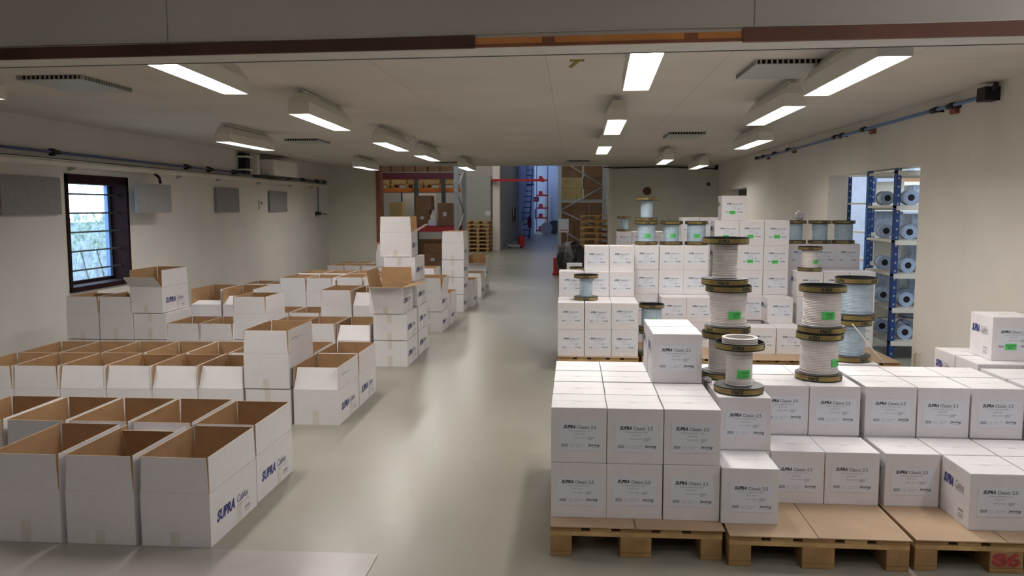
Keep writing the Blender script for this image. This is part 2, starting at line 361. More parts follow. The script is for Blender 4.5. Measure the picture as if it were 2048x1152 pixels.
# ------------------------------------------------------------------ ceiling lights
def fixture_meshes(L, Wd, lens, side):
    """trough housing close under the ceiling; origin at the lower rim's centre"""
    h = MB(); w2 = Wd / 2; wt = w2 * .42; zt = .185; l2 = L / 2
    vs = []
    for (x, y, z) in ((-w2, -l2, 0), (w2, -l2, 0), (w2, l2, 0), (-w2, l2, 0), (-w2, -l2, .10), (w2, -l2, .10), (w2, l2, .10), (-w2, l2, .10),
                      (-wt, -l2 + .03, zt), (wt, -l2 + .03, zt), (wt, l2 - .03, zt), (-wt, l2 - .03, zt)): vs.append((x, y, z))
    h.add(vs, [(0, 1, 5, 4), (1, 2, 6, 5), (2, 3, 7, 6), (3, 0, 4, 7), (4, 5, 9, 8), (5, 6, 10, 9), (6, 7, 11, 10), (7, 4, 8, 11), (8, 9, 10, 11)], 'lamp')
    i2 = w2 - .006; il = l2 - .006; k2 = w2 * .72; kl = l2 - .05; zi = .045
    h.add([(-w2, -l2, 0), (w2, -l2, 0), (w2, l2, 0), (-w2, l2, 0), (-i2, -il, 0), (i2, -il, 0), (i2, il, 0), (-i2, il, 0), (-k2, -kl, zi), (k2, -kl, zi), (k2, kl, zi), (-k2, kl, zi)],
          [(0, 4, 5, 1), (1, 5, 6, 2), (2, 6, 7, 3), (3, 7, 4, 0), (4, 8, 9, 5), (5, 9, 10, 6), (6, 10, 11, 7), (7, 11, 8, 4)], 'lampin')
    e = MB(); e.add([(-k2, -kl, zi), (k2, -kl, zi), (k2, kl, zi), (-k2, kl, zi)], [(0, 3, 2, 1)], lens)
    r = MB(); r.box(-.022, -l2 + .08, zt + .012, .022, l2 - .08, zt + .024, 'tray')
    for y in (-l2 + .22, l2 - .22): r.box(-.012, y - .012, zt, .012, y + .012, .232, 'tray')
    return h.mesh('housing', .003), e.mesh('tubes'), r.mesh('mount')
FX = fixture_meshes(1.54, .18, 'lens', 0)
def fixture(x, y, label, me=FX, z=2.42, rz=0, grp='fluorescent ceiling lights'):
    t = thing('ceiling_light', label, 'ceiling light', (x, y, z), R(rz), grp)
    link('housing', me[0], t); link('tubes', me[1], t); link('mounting_rail', me[2], t)
FL = [(-2.285, 4.90, 'white fluorescent trough light partly cut off by the header, above the left boxes'),
      (-2.33, 7.65, 'fluorescent trough light second from the header, in the row above the left boxes'),
      (-2.36, 10.75, 'fluorescent trough light third from the header, in the row above the left boxes'),
      (-2.33, 13.25, 'fluorescent trough light fourth from the header, in the row above the left boxes'),
      (-2.17, 16.95, 'farthest fluorescent trough light in the row above the left boxes'),
      (-4.18, 5.05, 'fluorescent light whose tip just enters the picture at its left edge'),
      (-4.18, 10.45, 'fluorescent trough light closest to the barred window, above the cable tray'),
      (-4.18, 16.6, 'fluorescent trough light just before the dark red racking, farthest toward the left wall'),
      (.39, 4.92, 'large bright light of the middle row, cut by the header'),
      (.40, 8.33, 'fluorescent trough light second in the middle row above the aisle boxes'),
      (.41, 11.6, 'smallest fluorescent trough light, third in the middle row'),
      (1.68, 5.28, 'longest looking fluorescent light, at the upper right next to the square vent'),
      (1.72, 7.4, 'fluorescent light directly behind the longest one at the upper right'),
      (2.24, 10.7, 'fluorescent light third back on the right, near the blue pipe'),
      (1.58, 14.65, 'small fluorescent light above the pale end wall, the nearer of two there'),
      (2.44, 16.55, 'small fluorescent light in the far right corner above the end wall')]
FXW = fixture_meshes(1.54, .18, 'lens_weak', 0)
FR = [3.7, 2, .5, 0, 0, 2, 0, 0, -1.8, -.7, 0, -1.3, -.8, 0, -1, 0]
for (x, y, l), a in zip(FL, FR): fixture(x, y, l, FX if x < 0 or y < 6.5 else FXW, 2.42, a)
FN = fixture_meshes(1.54, .18, 'nlens', 0)
for x, y in ((1.9, .7), (-2.0, .2), (3.0, 2.6), (.2, -1.6)):  # out-of-view lights added to brighten faces turned to the camera
    fixture(x, y, 'unseen fluorescent trough light added behind the camera to light the box fronts', FN, 3.47, 0, 'unseen lights added behind the camera')
# ceiling vents
def vent(x0, y0, w_, d_, label):
    t = thing('ceiling_vent', label, 'vent', (x0, y0, ZC), 0, 'square ceiling vents')
    a = MB(); a.box(0, 0, -.035, w_, d_, -.030, 'vent'); a.box(.03, .03, -.03, w_ - .03, d_ - .03, 0, 'black'); link('face_plate', a.mesh('face_plate'), t)
    g = MB(); n = int(w_ / .035)
    for k in range(n + 1):
        x = k * w_ / n - .006
        for yy in (0, d_ - .012): g.box(x, yy, -.032, x + .012, yy + .012, 0, 'vent')
    n = int(d_ / .035)
    for k in range(n + 1):
        y = k * d_ / n - .006
        for xx in (0, w_ - .012): g.box(xx, y, -.032, xx + .012, y + .012, 0, 'vent')
    link('grille', g.mesh('grille'), t)
vent(-4.27, 6.17, .52, .72, 'large square ceiling vent near the window wall')
vent(1.24, 5.88, .48, .66, 'square ceiling vent beside the longest looking fluorescent light')
vent(1.28, 11.35, .48, .7, 'small looking ceiling vent above the tall carton stacks')
vent(-4.25, 12.05, .5, .6, 'ceiling vent farther back above the left boxes')
vent(-.14, 17.9, .5, .6, 'far ceiling vent in front of the corridor opening')
vent(-3.05, 18.3, .5, .5, 'far ceiling vent in front of the red racking')
for x, lab in ((-2.62, 'left one of two small beige sensor boxes on the ceiling'), (-2.40, 'right one of two small beige sensor boxes on the ceiling')):
    a = MB(); a.box(0, 0, -.035, .12, .3, 0, 'tray'); a.box(.03, .1, -.042, .09, .2, -.035, 'rawlow'); solo('ceiling_sensor', a, lab, 'sensor', (x, 11.7, ZC), 0, 'beige ceiling boxes', .004)
a = MB(); a.box(0, 0, -.006, .10, .05, 0, 'yellow'); a.box(.05, .03, -.008, .075, .28, 0, 'yellow', Matrix.Rotation(.2, 4, 'Z')); solo('ceiling_stain', a, 'ochre remnant of torn tape stuck on the ceiling', 'tape remnant', (-.03, 5.8, ZC))
a = MB(); a.box(0, 0, -.03, .9, .12, 0, 'tray'); solo('ceiling_batten', a, 'thin beige batten on the ceiling near the far left corner', 'batten', (-5.2, 15.2, ZC), 1.35)

# ------------------------------------------------------------------ cartons (sealed)
CW, CD, CH, CP = .265, .290, .268, .270
def bottom_surf(x, z): return (x, -.0009, z)
def carton_print(kind):
    """printing on the white sheet stuck on the front face"""
    m = MB(); F = lambda zx: (zx + 36) / 658 * CW
    G = lambda zy: CH * (1 - (zy + 79) / 673)
    s = lambda x, z: (x, -.0016, z)
    put(m, 'SUPRA', 'ink', F(101), F(242), G(163), G(119), .045, .28, s)
    n = {'2.5': 'Classic 2.5', '6.0': 'Classic 6.0', '4.0': 'Classic 4.0', 'H': 'Classic 4.0/H'}[kind]
    put(m, n, 'ink', F(255), F(482 if kind != 'H' else 520), G(164), G(122), .006, 0, s)
    put(m, 'Tinned Loudspeaker Cable', 'grey_ink', F(155), F(427), G(202), G(180), 0, 0, s)
    put(m, '2x2.5 mm²' if kind == '2.5' else '2x4.0 mm²', 'grey_ink', F(233), F(350), G(236), G(214), 0, 0, s)
    put(m, 'Made in Sweden', 'grey_ink', F(225), F(360), G(281), G(264), 0, 0, s)
    for k, y in enumerate((262, 273, 284, 294)): m.box(F(382), -.0016, G(y + 4), F(470 - 12 * k), -.0015, G(y), 'grey_ink')
    x = 72.0
    rr_ = random.Random(3)
    while x < 148: w_ = rr_.choice((2, 3, 5)); m.box(F(x), -.0016, G(387), F(x + w_), -.0015, G(350), 'grey_ink'); x += w_ + rr_.choice((2, 3))
    put(m, 'Length', 'grey_ink', F(175), F(226), G(366), G(354), 0, 0, s); put(m, 'Colour', 'grey_ink', F(175), F(226), G(390), G(378), 0, 0, s)
    put(m, '200 m Reel', 'grey_ink', F(250), F(356), G(366), G(354), 0, 0, s); put(m, 'Ice Blue', 'grey_ink', F(250), F(310), G(390), G(378), 0, 0, s)
    put(m, 'Jenving', 'ink', F(392), F(526), G(386), G(342), .02, .1, s); m.box(F(440), -.0016, G(390), F(512), -.0015, G(387), 'ink')
    return m.mesh('label_print')
PR = {k: carton_print(k) for k in ('2.5', '6.0', '4.0', 'H')}
lb = MB(); lb.box(.031, -.0014, .064, .238, -.0009, .2055, 'paper'); LABEL = lb.mesh('label_sheet')
bd = MB(); bd.box(0, 0, 0, CW, CD, CH, 'white'); BODY = bd.mesh('carton_body', .0035)
lid = MB(); lid.box(.001, .001, CH - .0005, CW - .001, CD / 2 - .0012, CH + .001, 'white'); lid.box(.001, CD / 2 + .0012, CH - .0005, CW - .001, CD - .001, CH + .001, 'white')
lid.box(.11, CD / 2 - .012, CH + .001, .15, CD / 2 - .009, CH + .0013, 'grey_ink'); lid.box(CW / 2 - .003, 0, CH + .001, CW / 2 - .0015, .05, CH + .0014, 'tape')
LIDM = lid.mesh('lid_flaps')
sd = MB(); L0 = lambda x, z: (-.0012, CD - x, z)
put(sd, 'SUPRA', 'blue_ink', .030, .130, .152, .202, .06, .2, L0); put(sd, 'Cables', 'grey_ink', .145, .235, .160, .198, 0, .3, L0)
sd.add([L0(.15, .152), L0(.235, .152), L0(.235, .155), L0(.15, .155)], [(0, 1, 2, 3)], 'grey_ink'); put(sd, 'Jenving', 'grey_ink', .185, .235, .058, .078, .01, 0, L0)
for k in range(3): sd.add([L0(.185, .03 + k * .009), L0(.235, .03 + k * .009), L0(.235, .033 + k * .009), L0(.185, .033 + k * .009)], [(0, 1, 2, 3)], 'grey_ink')
SIDE = sd.mesh('side_print')
gs = MB(); gs.box(.083, -.0026, .070, .150, -.0018, .108, 'green'); put(gs, 'PACKED', 'ink', .088, .145, .090, .101, .01, 0, lambda x, z: (x, -.0029, z)); put(gs, '200 m', 'ink', .100, .135, .076, .086, .01, 0, lambda x, z: (x, -.0029, z))
GST = gs.mesh('green_sticker')
def carton(x, y, z, label, group, kind='2.5', green=False, rz=None, blank=False, side=True):
    a = R(rnd.uniform(-.35, .35)) if rz is None else R(rz)
    t = thing('cable_carton', label, 'box', (x + rnd.uniform(-.0015, .0015), y + rnd.uniform(-.004, .004), z), a, group)
    link('carton_body', BODY, t); link('lid_flaps', LIDM, t)
    if not blank:
        dx, dz = rnd.uniform(-.004, .006), rnd.uniform(-.005, .005)
        l = link('label_sheet', LABEL, t, (dx, 0, dz), (0, R(rnd.uniform(-.8, .8)), 0)); link('label_print', PR[kind], l)
        if green: link('green_sticker', GST, t, (dx + rnd.uniform(-.004, .012), 0, dz + rnd.uniform(-.004, .004)))
    if side: link('side_print', SIDE, t)
    return t

# ------------------------------------------------------------------ pallets
TOPW = (.100, .100, .145, .100, .100)
def pallet_parts():
    P = {}
    P['deck_board'] = []
    gap = (.8 - sum((.145, .100, .145, .100, .145))) / 4; x = 0
    for w_ in (.145, .100, .145, .100, .145):
        m = MB(); m.box(0, 0, 0, w_, 1.2, .022, 'wood2' if w_ < .12 else 'wood'); P['deck_board'].append((m.mesh('deck_board', .002), (x, 0, .122))); x += w_ + gap
    m = MB(); m.box(0, 0, 0, .8, .145, .022, 'wood2'); cb = m.mesh('cross_board', .002)
    P['cross_board'] = [(cb, (0, y, .100)) for y in (0, .5275, 1.055)]
    P['block'] = []
    for w_, x in ((.1, 0), (.145, .3275), (.1, .7)):
        m = MB(); m.box(0, 0, 0, w_, .145, .078, 'wood'); bl = m.mesh('block', .004)
        for y in (0, .5275, 1.055): P['block'].append((bl, (x, y, .022)))
    P['skid_board'] = []
    for w_, x in ((.1, 0), (.145, .3275), (.1, .7)):
        m = MB(); m.box(0, 0, 0, w_, 1.2, .022, 'wood'); P['skid_board'].append((m.mesh('skid_board', .003), (x, 0, 0)))
    return P
PP = pallet_parts()
def pallet(x, y, label, rz=0, group='wooden pallets under the carton stacks'):
    t = thing('wooden_pallet', label, 'pallet', (x, y, 0), R(rz), group)
    out = []
    for k, l in PP.items():
        for me, loc in l: out.append(link(k, me, t, loc))
    return t, out
def sheet(x, y, z, w_, d_, label, rz=0):
    m = MB(); m.box(0, 0, 0, w_, d_, .005, 'sheet'); return solo('cardboard_sheet', m, label, 'cardboard sheet', (x, y, z), R(rz), 'brown cardboard sheets on the pallets')
Z0 = .149; TZ = [Z0 + CP * k for k in range(7)]

PF = 3.735
PLT = {}
specs = [('A', -.095, PF + .03, .4, 'wooden pallet at the front beside the open aisle'),
         ('B', .725, PF - .02, -.6, 'wooden pallet in the middle of the front row, with bare cardboard at its front'),
         ('C', 1.555, PF - .01, 0, 'front pallet with a red painted number on its middle block')]
for k, x, y, rz, lab in specs:
    t, parts = pallet(x, y, lab, rz); PLT[k] = t
    nm = {'A': 'the front pallet by the aisle', 'B': 'the middle front pallet', 'C': 'the red numbered front pallet'}[k]
    sheet(x + .0, y - .01, .144, .395, 1.2, 'brown cardboard sheet on the left half of ' + nm, rz)
    sheet(x + .399, y - .01, .144, .41, 1.2, 'brown cardboard sheet on the right half of ' + nm, rz)
    if k == 'C':
        m = MB(); put(m, '86', 'redstain', .335, .462, .030, .098, .05, 0, lambda x, z: (x, -.001, z)); link('painted_number', m.mesh('painted_number'), t)

# front stacks.  columns, rows
AX = [-.097, .171, .439]; BX = [.735, 1.004, 1.273]; CX = [1.566, 1.838, 2.110]
RY = [3.845, 4.145, 4.455, 4.760]
rows = ['front row', 'second row', 'third row', 'back row']
cols = ['aisle side column', 'middle column', 'column beside the next pallet']
TI = ['bottom tier', 'second tier', 'third tier', 'fourth tier', 'fifth tier', 'sixth tier']
GA = 'sealed cable cartons on the front pallet by the aisle'
for k in range(2):
    for r in range(4):
        for c_ in range(3):
            if k == 0 and r in (1, 2) and c_ == 1: continue
            carton(AX[c_], RY[r] + .03, TZ[k], f'sealed white carton on the aisle-side front pallet, {TI[k]}, {rows[r]}, {["aisle", "middle", "inner"][c_]} column', GA)
for r, lab in ((2, 'white carton standing alone above the aisle-side front pallet, front one of two'), (3, 'white carton directly behind the lone raised carton on the aisle-side front pallet')):
    carton(.437, RY[r] + .015, TZ[2], lab, GA, rz=-.6)
GB = 'sealed cable cartons on the middle front pallet'
for c_, r, k in [(0, 0, 0), (0, 1, 0), (1, 1, 0), (2, 1, 0), (0, 1, 1), (0, 2, 0), (1, 2, 0), (2, 2, 0), (0, 2, 1), (1, 2, 1), (2, 2, 1), (0, 3, 0), (1, 3, 0), (2, 3, 0), (0, 3, 1), (1, 3, 1), (2, 3, 1)]:
    lab = {(0, 0, 0): 'single white carton standing forward at the front edge of the middle front pallet',
           (0, 1, 1): 'white carton carrying the reel topped by a loose coil, middle front pallet'}.get((c_, r, k),
           f'sealed white carton on the middle front pallet, {TI[k]}, {rows[r]}, {["left", "middle", "right"][c_]} column')
    carton(BX[c_] - (.025 if (c_, r) == (0, 0) else 0), RY[r], TZ[k], lab, GB)
GC = 'sealed cable cartons on the red numbered front pallet'
for c_, r, k in [(0, 1, 0), (1, 0, 0), (2, 0, 0), (1, 1, 0), (2, 1, 0), (0, 2, 0), (1, 2, 0), (2, 2, 0), (0, 2, 1), (1, 2, 1), (2, 2, 1), (0, 3, 0), (1, 3, 0), (2, 3, 0), (0, 3, 1), (1, 3, 1), (2, 3, 1)]:
    lab = {(1, 0, 0): 'white carton showing its blue lettered side, standing forward on the red numbered pallet'}.get((c_, r, k),
           f'sealed white carton on the red numbered front pallet, {TI[k]}, {rows[r]}, {["left", "middle", "right"][c_]} column')
    carton(CX[c_], RY[r], TZ[k], lab, GC)
# fourth pallet at the frame edge (only its carton tops show) and the ones behind
GD = 'cartons on the pallet at the edge of the picture by the wall'
t_, _ = pallet(2.43, 3.865, 'wooden pallet mostly outside the picture beside the wall')
for r in (1, 2, 3):
    for c_ in range(3):
        for k in ((0, 1) if c_ == 0 or r == 1 else (0, 1)):
            if r < 3 and k == 0 and c_ > 0: pass
            carton(2.435 + .268 * c_, RY[r], .1445 + CP * k, f'white carton by the wall at the picture edge, {TI[k]}, {rows[r]}, {["first", "second", "third"][c_]} column', GD)
GE = 'cartons behind the front stacks beside the wall'
pallet(2.43, 5.08, 'wooden pallet hidden behind the front cartons near the wall')
sheet(2.43, 5.075, .144, .8, 1.2, 'brown cardboard sheet hidden behind the front cartons near the wall')
for k in range(2):
    for r in range(2):
        for c_ in range(3): carton(2.435 + .268 * c_, 5.085 + .3 * r, Z0 + .015 + CP * k, f'white carton under the green stickered one near the wall, {TI[k]}, {["near", "far"][r]} row, {["first", "second", "third"][c_]} column', GE, blank=True)
carton(2.565, 5.20, Z0 + .015 + CP * 2, 'lone carton with green sticker and blue side lettering, by the wall at the picture edge', GE, green=True, rz=-1)
pallet(1.60, 5.10, 'wooden pallet hidden behind the numbered pallet, under the pale blue reels')
for k in range(2):
    for c_ in range(2):
        carton(1.62 + .27 * c_ if k == 0 else 1.615, 5.135, .144 + CP * k, ('white carton the two pale blue reels stand on' if k == 1 else f'white carton in the hidden tier under the pale blue reels, {["left", "right"][c_]} one'), GE, blank=True) if not (k == 1 and c_) else None

# ------------------------------------------------------------------ rear stacks
pallet(-.135, 8.20, 'wooden pallet of the rear stacks beside the aisle'); sheet(-.135, 8.19, .144, .8, 1.2, 'cardboard sheet on the rear pallet beside the aisle')
pallet(.70, 8.20, 'rear pallet second from the aisle, two reels standing on its front'); sheet(.70, 8.19, .144, .8, 1.2, 'cardboard sheet on the rear pallet second from the aisle')
pallet(1.53, 8.20, 'rear pallet third from the aisle with an exposed cardboard edge'); sheet(1.50, 8.15, .144, .83, 1.24, 'wide cardboard sheet on the rear pallet third from the aisle')
pallet(2.36, 8.12, 'rear pallet next to the doorway in the wall'); sheet(2.34, 8.10, .144, .83, 1.22, 'cardboard sheet jutting out on the rear pallet next to the doorway', 0)
FXc = [-.145, .125, .395]; GXc = [.68, .95, 1.215]; HXc = [1.545, 1.81, 2.08]; IXc = [2.41, 2.68, 2.95]
RG = 'sealed cable cartons in the rear stacks'
def rear(nm, xs, y, k, cs, kind, green=(), dx=0, extra='', rz=None, blank=False):
    for c_ in cs:
        carton(xs[c_] + dx, y, TZ[k], f'white carton in the rear stack {nm}, {TI[k]}{extra}, {["left", "middle", "right"][c_]} column', RG + ' ' + nm, kind, c_ in green, rz, blank)
N1, N2, N3, N4 = 'beside the aisle', 'second from the aisle', 'third from the aisle', 'next to the doorway'
for k in (0, 1): rear(N1, FXc, 8.24, k, (0, 1, 2), '6.0', extra=', front row'); rear(N1, FXc, 8.84, k, (0, 1, 2), '6.0', extra=', hidden row')
for k in (0, 1): rear(N1, FXc, 8.54, k, (0, 1, 2), '6.0', extra=', second row')
rear(N1, FXc, 8.84, 2, (0, 1, 2), '6.0'); rear(N1, FXc, 8.92, 3, (1, 2), '6.0')
rear(N2, GXc, 9.14, 0, (0, 1, 2), '4.0'); rear(N2, GXc, 9.14, 1, (0,), '4.0'); rear(N2, GXc, 8.84, 1, (1, 2), '4.0'); rear(N2, GXc, 9.14, 1, (1, 2), '4.0', extra=', hidden row')
carton(.945, 8.84, TZ[0], 'white carton of the bottom tier behind the dark reel, rear stack second from the aisle', RG, '4.0'); carton(1.215, 8.84, TZ[0], 'bottom tier carton next to the one behind the dark reel, second rear stack', RG, '4.0')
for k in (2, 3): rear(N2, GXc, 9.14, k, (0, 1, 2), '4.0')
rear(N3, HXc, 8.50, 0, (0, 1, 2), 'H'); rear(N3, HXc, 9.13, 0, (0, 1, 2), 'H', extra=', hidden row'); rear(N3, HXc, 9.10, 1, (0, 1), 'H')
rear(N3, HXc, 8.80, 0, (2,), 'H', extra=', second row')
carton(2.065, 8.86, TZ[1], 'turned carton showing side lettering, rear stack third from the aisle', RG, 'H', rz=2.2)
for k in (2, 3, 4): rear(N3, HXc, 9.17, k, (0, 1, 2), 'H', (() if k == 2 else (0, 1, 2)))
carton(1.62, 9.2, TZ[5], 'topmost single carton with green sticker, crowning the tallest rear stack', RG, 'H', True, rz=-2)
for k in (0, 1, 2): rear(N4, IXc, 8.98, k, (0, 1, 2), 'H', dx=-.01)
rear(N4, [2.45, 2.715, 2.98], 9.60, 3, (0, 1, 2), '4.0', extra=', film wrapped')
for k in (0, 1, 2):
    rear(N4, [2.45, 2.715, 2.98], 9.60, k, (0, 1, 2), '4.0', extra=', hidden row', blank=True)
pallet(2.40, 9.50, 'wooden pallet hidden under the film wrapped cartons')
# far cartons
FG = 'cartons on the far pallets before the end wall'
pallet(-.12, 13.25, 'far pallet behind the rear stacks near the black sheet')
carton(-.05, 13.3, .144, 'far white carton under the lone reel behind the rear stacks', FG, '6.0')
for k in (0, 1): carton(-.10, 14.1, .144 + CP * k, f'far white carton behind the lone small reel, {TI[k]}', FG, '6.0')
pallet(.70, 14.4, 'far pallet by the end wall with a small reel on its cartons')
for k in range(4):
    for c_ in range(3): carton(.76 + .27 * c_, 14.5, .144 + CP * k, f'far white carton before the end wall, {TI[k]}, {["left", "middle", "right"][c_]} column', FG, '4.0', rz=0)
pallet(1.30, 12.35, 'far pallet by the end wall carrying the five tier cartons')
for k in range(5):
    for c_ in range(3):
        if k == 4 and c_ == 0: continue
        carton(1.34 + .27 * c_, 12.45, .144 + CP * k, f'far five tier carton stack behind the reels, {TI[k]}, {["left", "middle", "right"][c_]} column', FG, '4.0', rz=0)

# ------------------------------------------------------------------ cable reels
RF, RH = .125, .262
def ring_fn(flip_z0, rad=RF + .0012):
    return lambda x, z: (rad * math.sin(x / rad), -rad * math.cos(x / rad), z)
def reel_meshes():
    out = {}
    f_ = MB(); h = .036
    f_.lathe([(.022, 0.030), (RF - .005, .030), (RF - .005, 0), (RF, 0), (RF, h), (.022, h), (.022, .030)], 'flange', 48, mats=['black', 'black', 'black', 'black', 'flange', 'black'])
    out['bottom'] = f_.mesh('flange_low')
    f_ = MB(); f_.lathe([(.022, 0), (RF, 0), (RF, h), (RF - .005, h), (RF - .005, .006), (.022, .006), (.022, 0)], 'flange', 48, mats=['black', 'black', 'black', 'black', 'black', 'black'])
    f_.lathe([(.030, .0065), (.034, .0075), (.030, .0085)], 'cable_w', 24)
    out['top'] = f_.mesh('flange_high')
    for nm, fl in (('band', False), ('bandflip', True)):
        b_ = MB(); b_.lathe([(RF + .0006, .0055), (RF + .0006, h - .0055)], 'gold', 48)
        fn = ring_fn(0)
        for k in range(4):
            o = k * .19 - .07
            if not fl:
                put(b_, 'SUPRA', 'ink', o, o + .062, .008, h - .008, .05, .2, fn); put(b_, 'Cables', 'rawlow', o + .066, o + .110, .010, h - .010, 0, 0, fn)
            else:
                put(b_, 'SUPRA', 'ink', o, o + .062, .008, h - .008, .05, .2, fn, True); put(b_, 'Cables', 'rawlow', o - .050, o - .005, .010, h - .010, 0, 0, fn, True)
        out[nm] = b_.mesh('rim_band')
    for rad in (.068, .088, .102):
        for col in ('cable_w', 'cable_b'):
            m = MB(); n = 21; z0, z1 = .0365, RH - .0365; pr = [(.03, z0)]
            for k in range(n):
                jr = random.Random(k).uniform(-.0012, .0012)
                for j in range(4):
                    a = math.pi * j / 4; pr.append((rad + jr - .0045 + .0045 * math.sin(a), z0 + (z1 - z0) * (k + j / 4) / n))
            pr.append((.03, z1)); m.lathe(pr, col, 40, soft=True); out[(rad, col)] = m.mesh('cable_winding')
    for rad in (.068, .088, .102):
        m = MB(); r_ = rad + .0022; fn = lambda x, z: (r_ * math.sin(x / r_), -r_ * math.cos(x / r_), z)
        vs = []; N = 8
        for z in (.075, .118):
            for i in range(N + 1): vs.append(fn(-.036 + .072 * i / N, z))
        m.add(vs, [(i, i + 1, N + 2 + i, N + 1 + i) for i in range(N)], 'green')
        r2 = r_ + .0012; fn2 = lambda x, z: (r2 * math.sin(x / r2), -r2 * math.cos(x / r2), z)
        put(m, 'CLASSIC', 'ink', -.015, .028, .099, .108, .01, 0, fn2); put(m, '2 x 2.5', 'ink', -.008, .02, .083, .093, .01, 0, fn2)
        out[('lab', rad)] = m.mesh('green_label')
    return out
RM = reel_meshes()
def reel(x, y, z, label, group, rad=.088, col='cable_w', lab=None, rot=0, rb=None):
    t = thing('cable_reel', label, 'cable reel', (x, y, z), R(rnd.uniform(-12, 12)), group)
    a = link('flange', RM['bottom'], t); link('rim_band', RM['bandflip'], a, (0, 0, 0), (0, 0, R(rot if rb is None else rb)))
    b_ = link('flange', RM['top'], t, (0, 0, RH - .036)); link('rim_band', RM['band'], b_, (0, 0, 0), (0, 0, R(rot)))
    link('cable_winding', RM[(rad, col)], t)
    if lab is not None: link('green_label', RM[('lab', rad)], t, (0, 0, .005), (0, 0, R(lab)))
    return t
GR = 'white cable reels on the front cartons'
r0 = reel(.865, 4.295, TZ[2] + .001, 'white reel with narrow winding and green label, a loose coil resting on top', GR, .068, 'cable_w', 12, 5)
cz = TZ[2] + RH - .028
m = MB()
for k in range(6):
    for j in range(2):
        rr_ = .078 + .008 * j; m.tube([(rr_ * math.cos(a * math.pi / 20), rr_ * math.sin(a * math.pi / 20), .006 + k * .0085) for a in range(40)], .0048, 'cable_w', 7, True)
solo('cable_coil', m, 'loose coil of white cable lying on top of the front reel', 'cable coil', (.865, 4.295, cz))
S1 = [(.855, 4.66, .088, 'bottom reel of the tall white stack of three, behind the coil topped reel', 30), (.865, 4.64, .102, 'middle reel of the tall white stack of three, fat winding and green label', 15), (.845, 4.65, .068, 'top reel of the tall white stack of three, narrow unlabelled winding', None)]
for k, (x, y, rd, lab, la) in enumerate(S1): reel(x, y, TZ[2] + .001 + RH * k, lab, GR, rd, 'cable_w', la, 10 + 50 * k)
S2 = [(1.375, 4.66, 'lower white fat reel with green label, beside the pale blue pair', 35), (1.385, 4.67, 'upper white fat reel with green label, beside the pale blue pair', 12)]
for k, (x, y, lab, la) in enumerate(S2): reel(x, y, TZ[2] + .001 + RH * k, lab, GR, .102, 'cable_w', la, -20 + 40 * k)
z3 = .144 + CP * 2 + .001
ra = reel(1.745, 5.28, z3, 'lower pale blue reel with a cable end trailing from it', 'pale blue reels on the cartons', .088, 'cable_b', None, 40)
m = MB(); m.tube([(-.035, -.12, .245), (0.0, -.14, .20), (.06, -.15, .12), (.115, -.15, .055), (.15, -.15, .015), (.16, -.14, .001)], .003, 'cable_w', 6); link('loose_cable_end', m.mesh('loose_cable_end'), ra)
reel(1.765, 5.27, z3 + RH, 'upper pale blue reel of the pair beside the two fat white reels', 'pale blue reels on the cartons', .102, 'cable_b', None, 60)
GRR = 'reels among the rear stacks'
reel(.14, 8.54, TZ[2] + .001, 'pale blue reel alone on the cartons of the rear stack beside the aisle', GRR, .068, 'cable_b', None, 10)
reel(.80, 8.36, Z0, 'lower of two pale blue reels standing low on the second rear pallet', GRR, .088, 'cable_b', None, 10)
reel(.80, 8.36, Z0 + RH, 'upper of two pale blue reels standing low on the second rear pallet, green label', GRR, .102, 'cable_b', 5, 10)
m = MB(); m.box(0, 0, 0, .3, .3, .09, 'sheet')
zt = TZ[4] + .001
reel(.815, 9.28, zt, 'lower reel of the pair stacked on top of the rear cartons, green label', GRR, .102, 'cable_b', 12, 30)
reel(.815, 9.28, zt + RH, 'upper reel of the pair on top of the rear cartons, diagonal winding', GRR, .068, 'cable_b', None, 30)
reel(1.09, 9.28, zt, 'pale blue green labelled reel between the stacked pair and its twin, atop the rear cartons', GRR, .088, 'cable_b', 5, 70)
reel(1.365, 9.28, zt, 'pale blue green labelled reel atop the rear cartons next to the tallest stack', GRR, .102, 'cable_b', -5, 50)
reel(2.55, 9.74, zt, 'pale blue reel half hidden by the tallest stack, above the film wrapped cartons', GRR, .088, 'cable_b', None, 80)
reel(2.83, 9.74, zt, 'pale blue reel in the middle above the film wrapped cartons', GRR, .088, 'cable_b', None, 20)
reel(3.10, 9.75, zt, 'pale blue reel closest to the blue racking, above the film wrapped cartons', GRR, .102, 'cable_b', None, 50)
reel(2.555, 9.11, TZ[3] + .001, 'cream reel with green label before the film wrapped cartons', GRR, .088, 'cable_w', 35, 10)
reel(.90, 14.65, .144 + CP * 4, 'small looking reel farthest back, against the pale end wall', GRR, .068, 'cable_b', None, 10)
reel(.08, 13.45, .144 + CP, 'small dark rimmed reel behind the rear stacks, mostly hidden', GRR, .068, 'cable_b', None, 10)
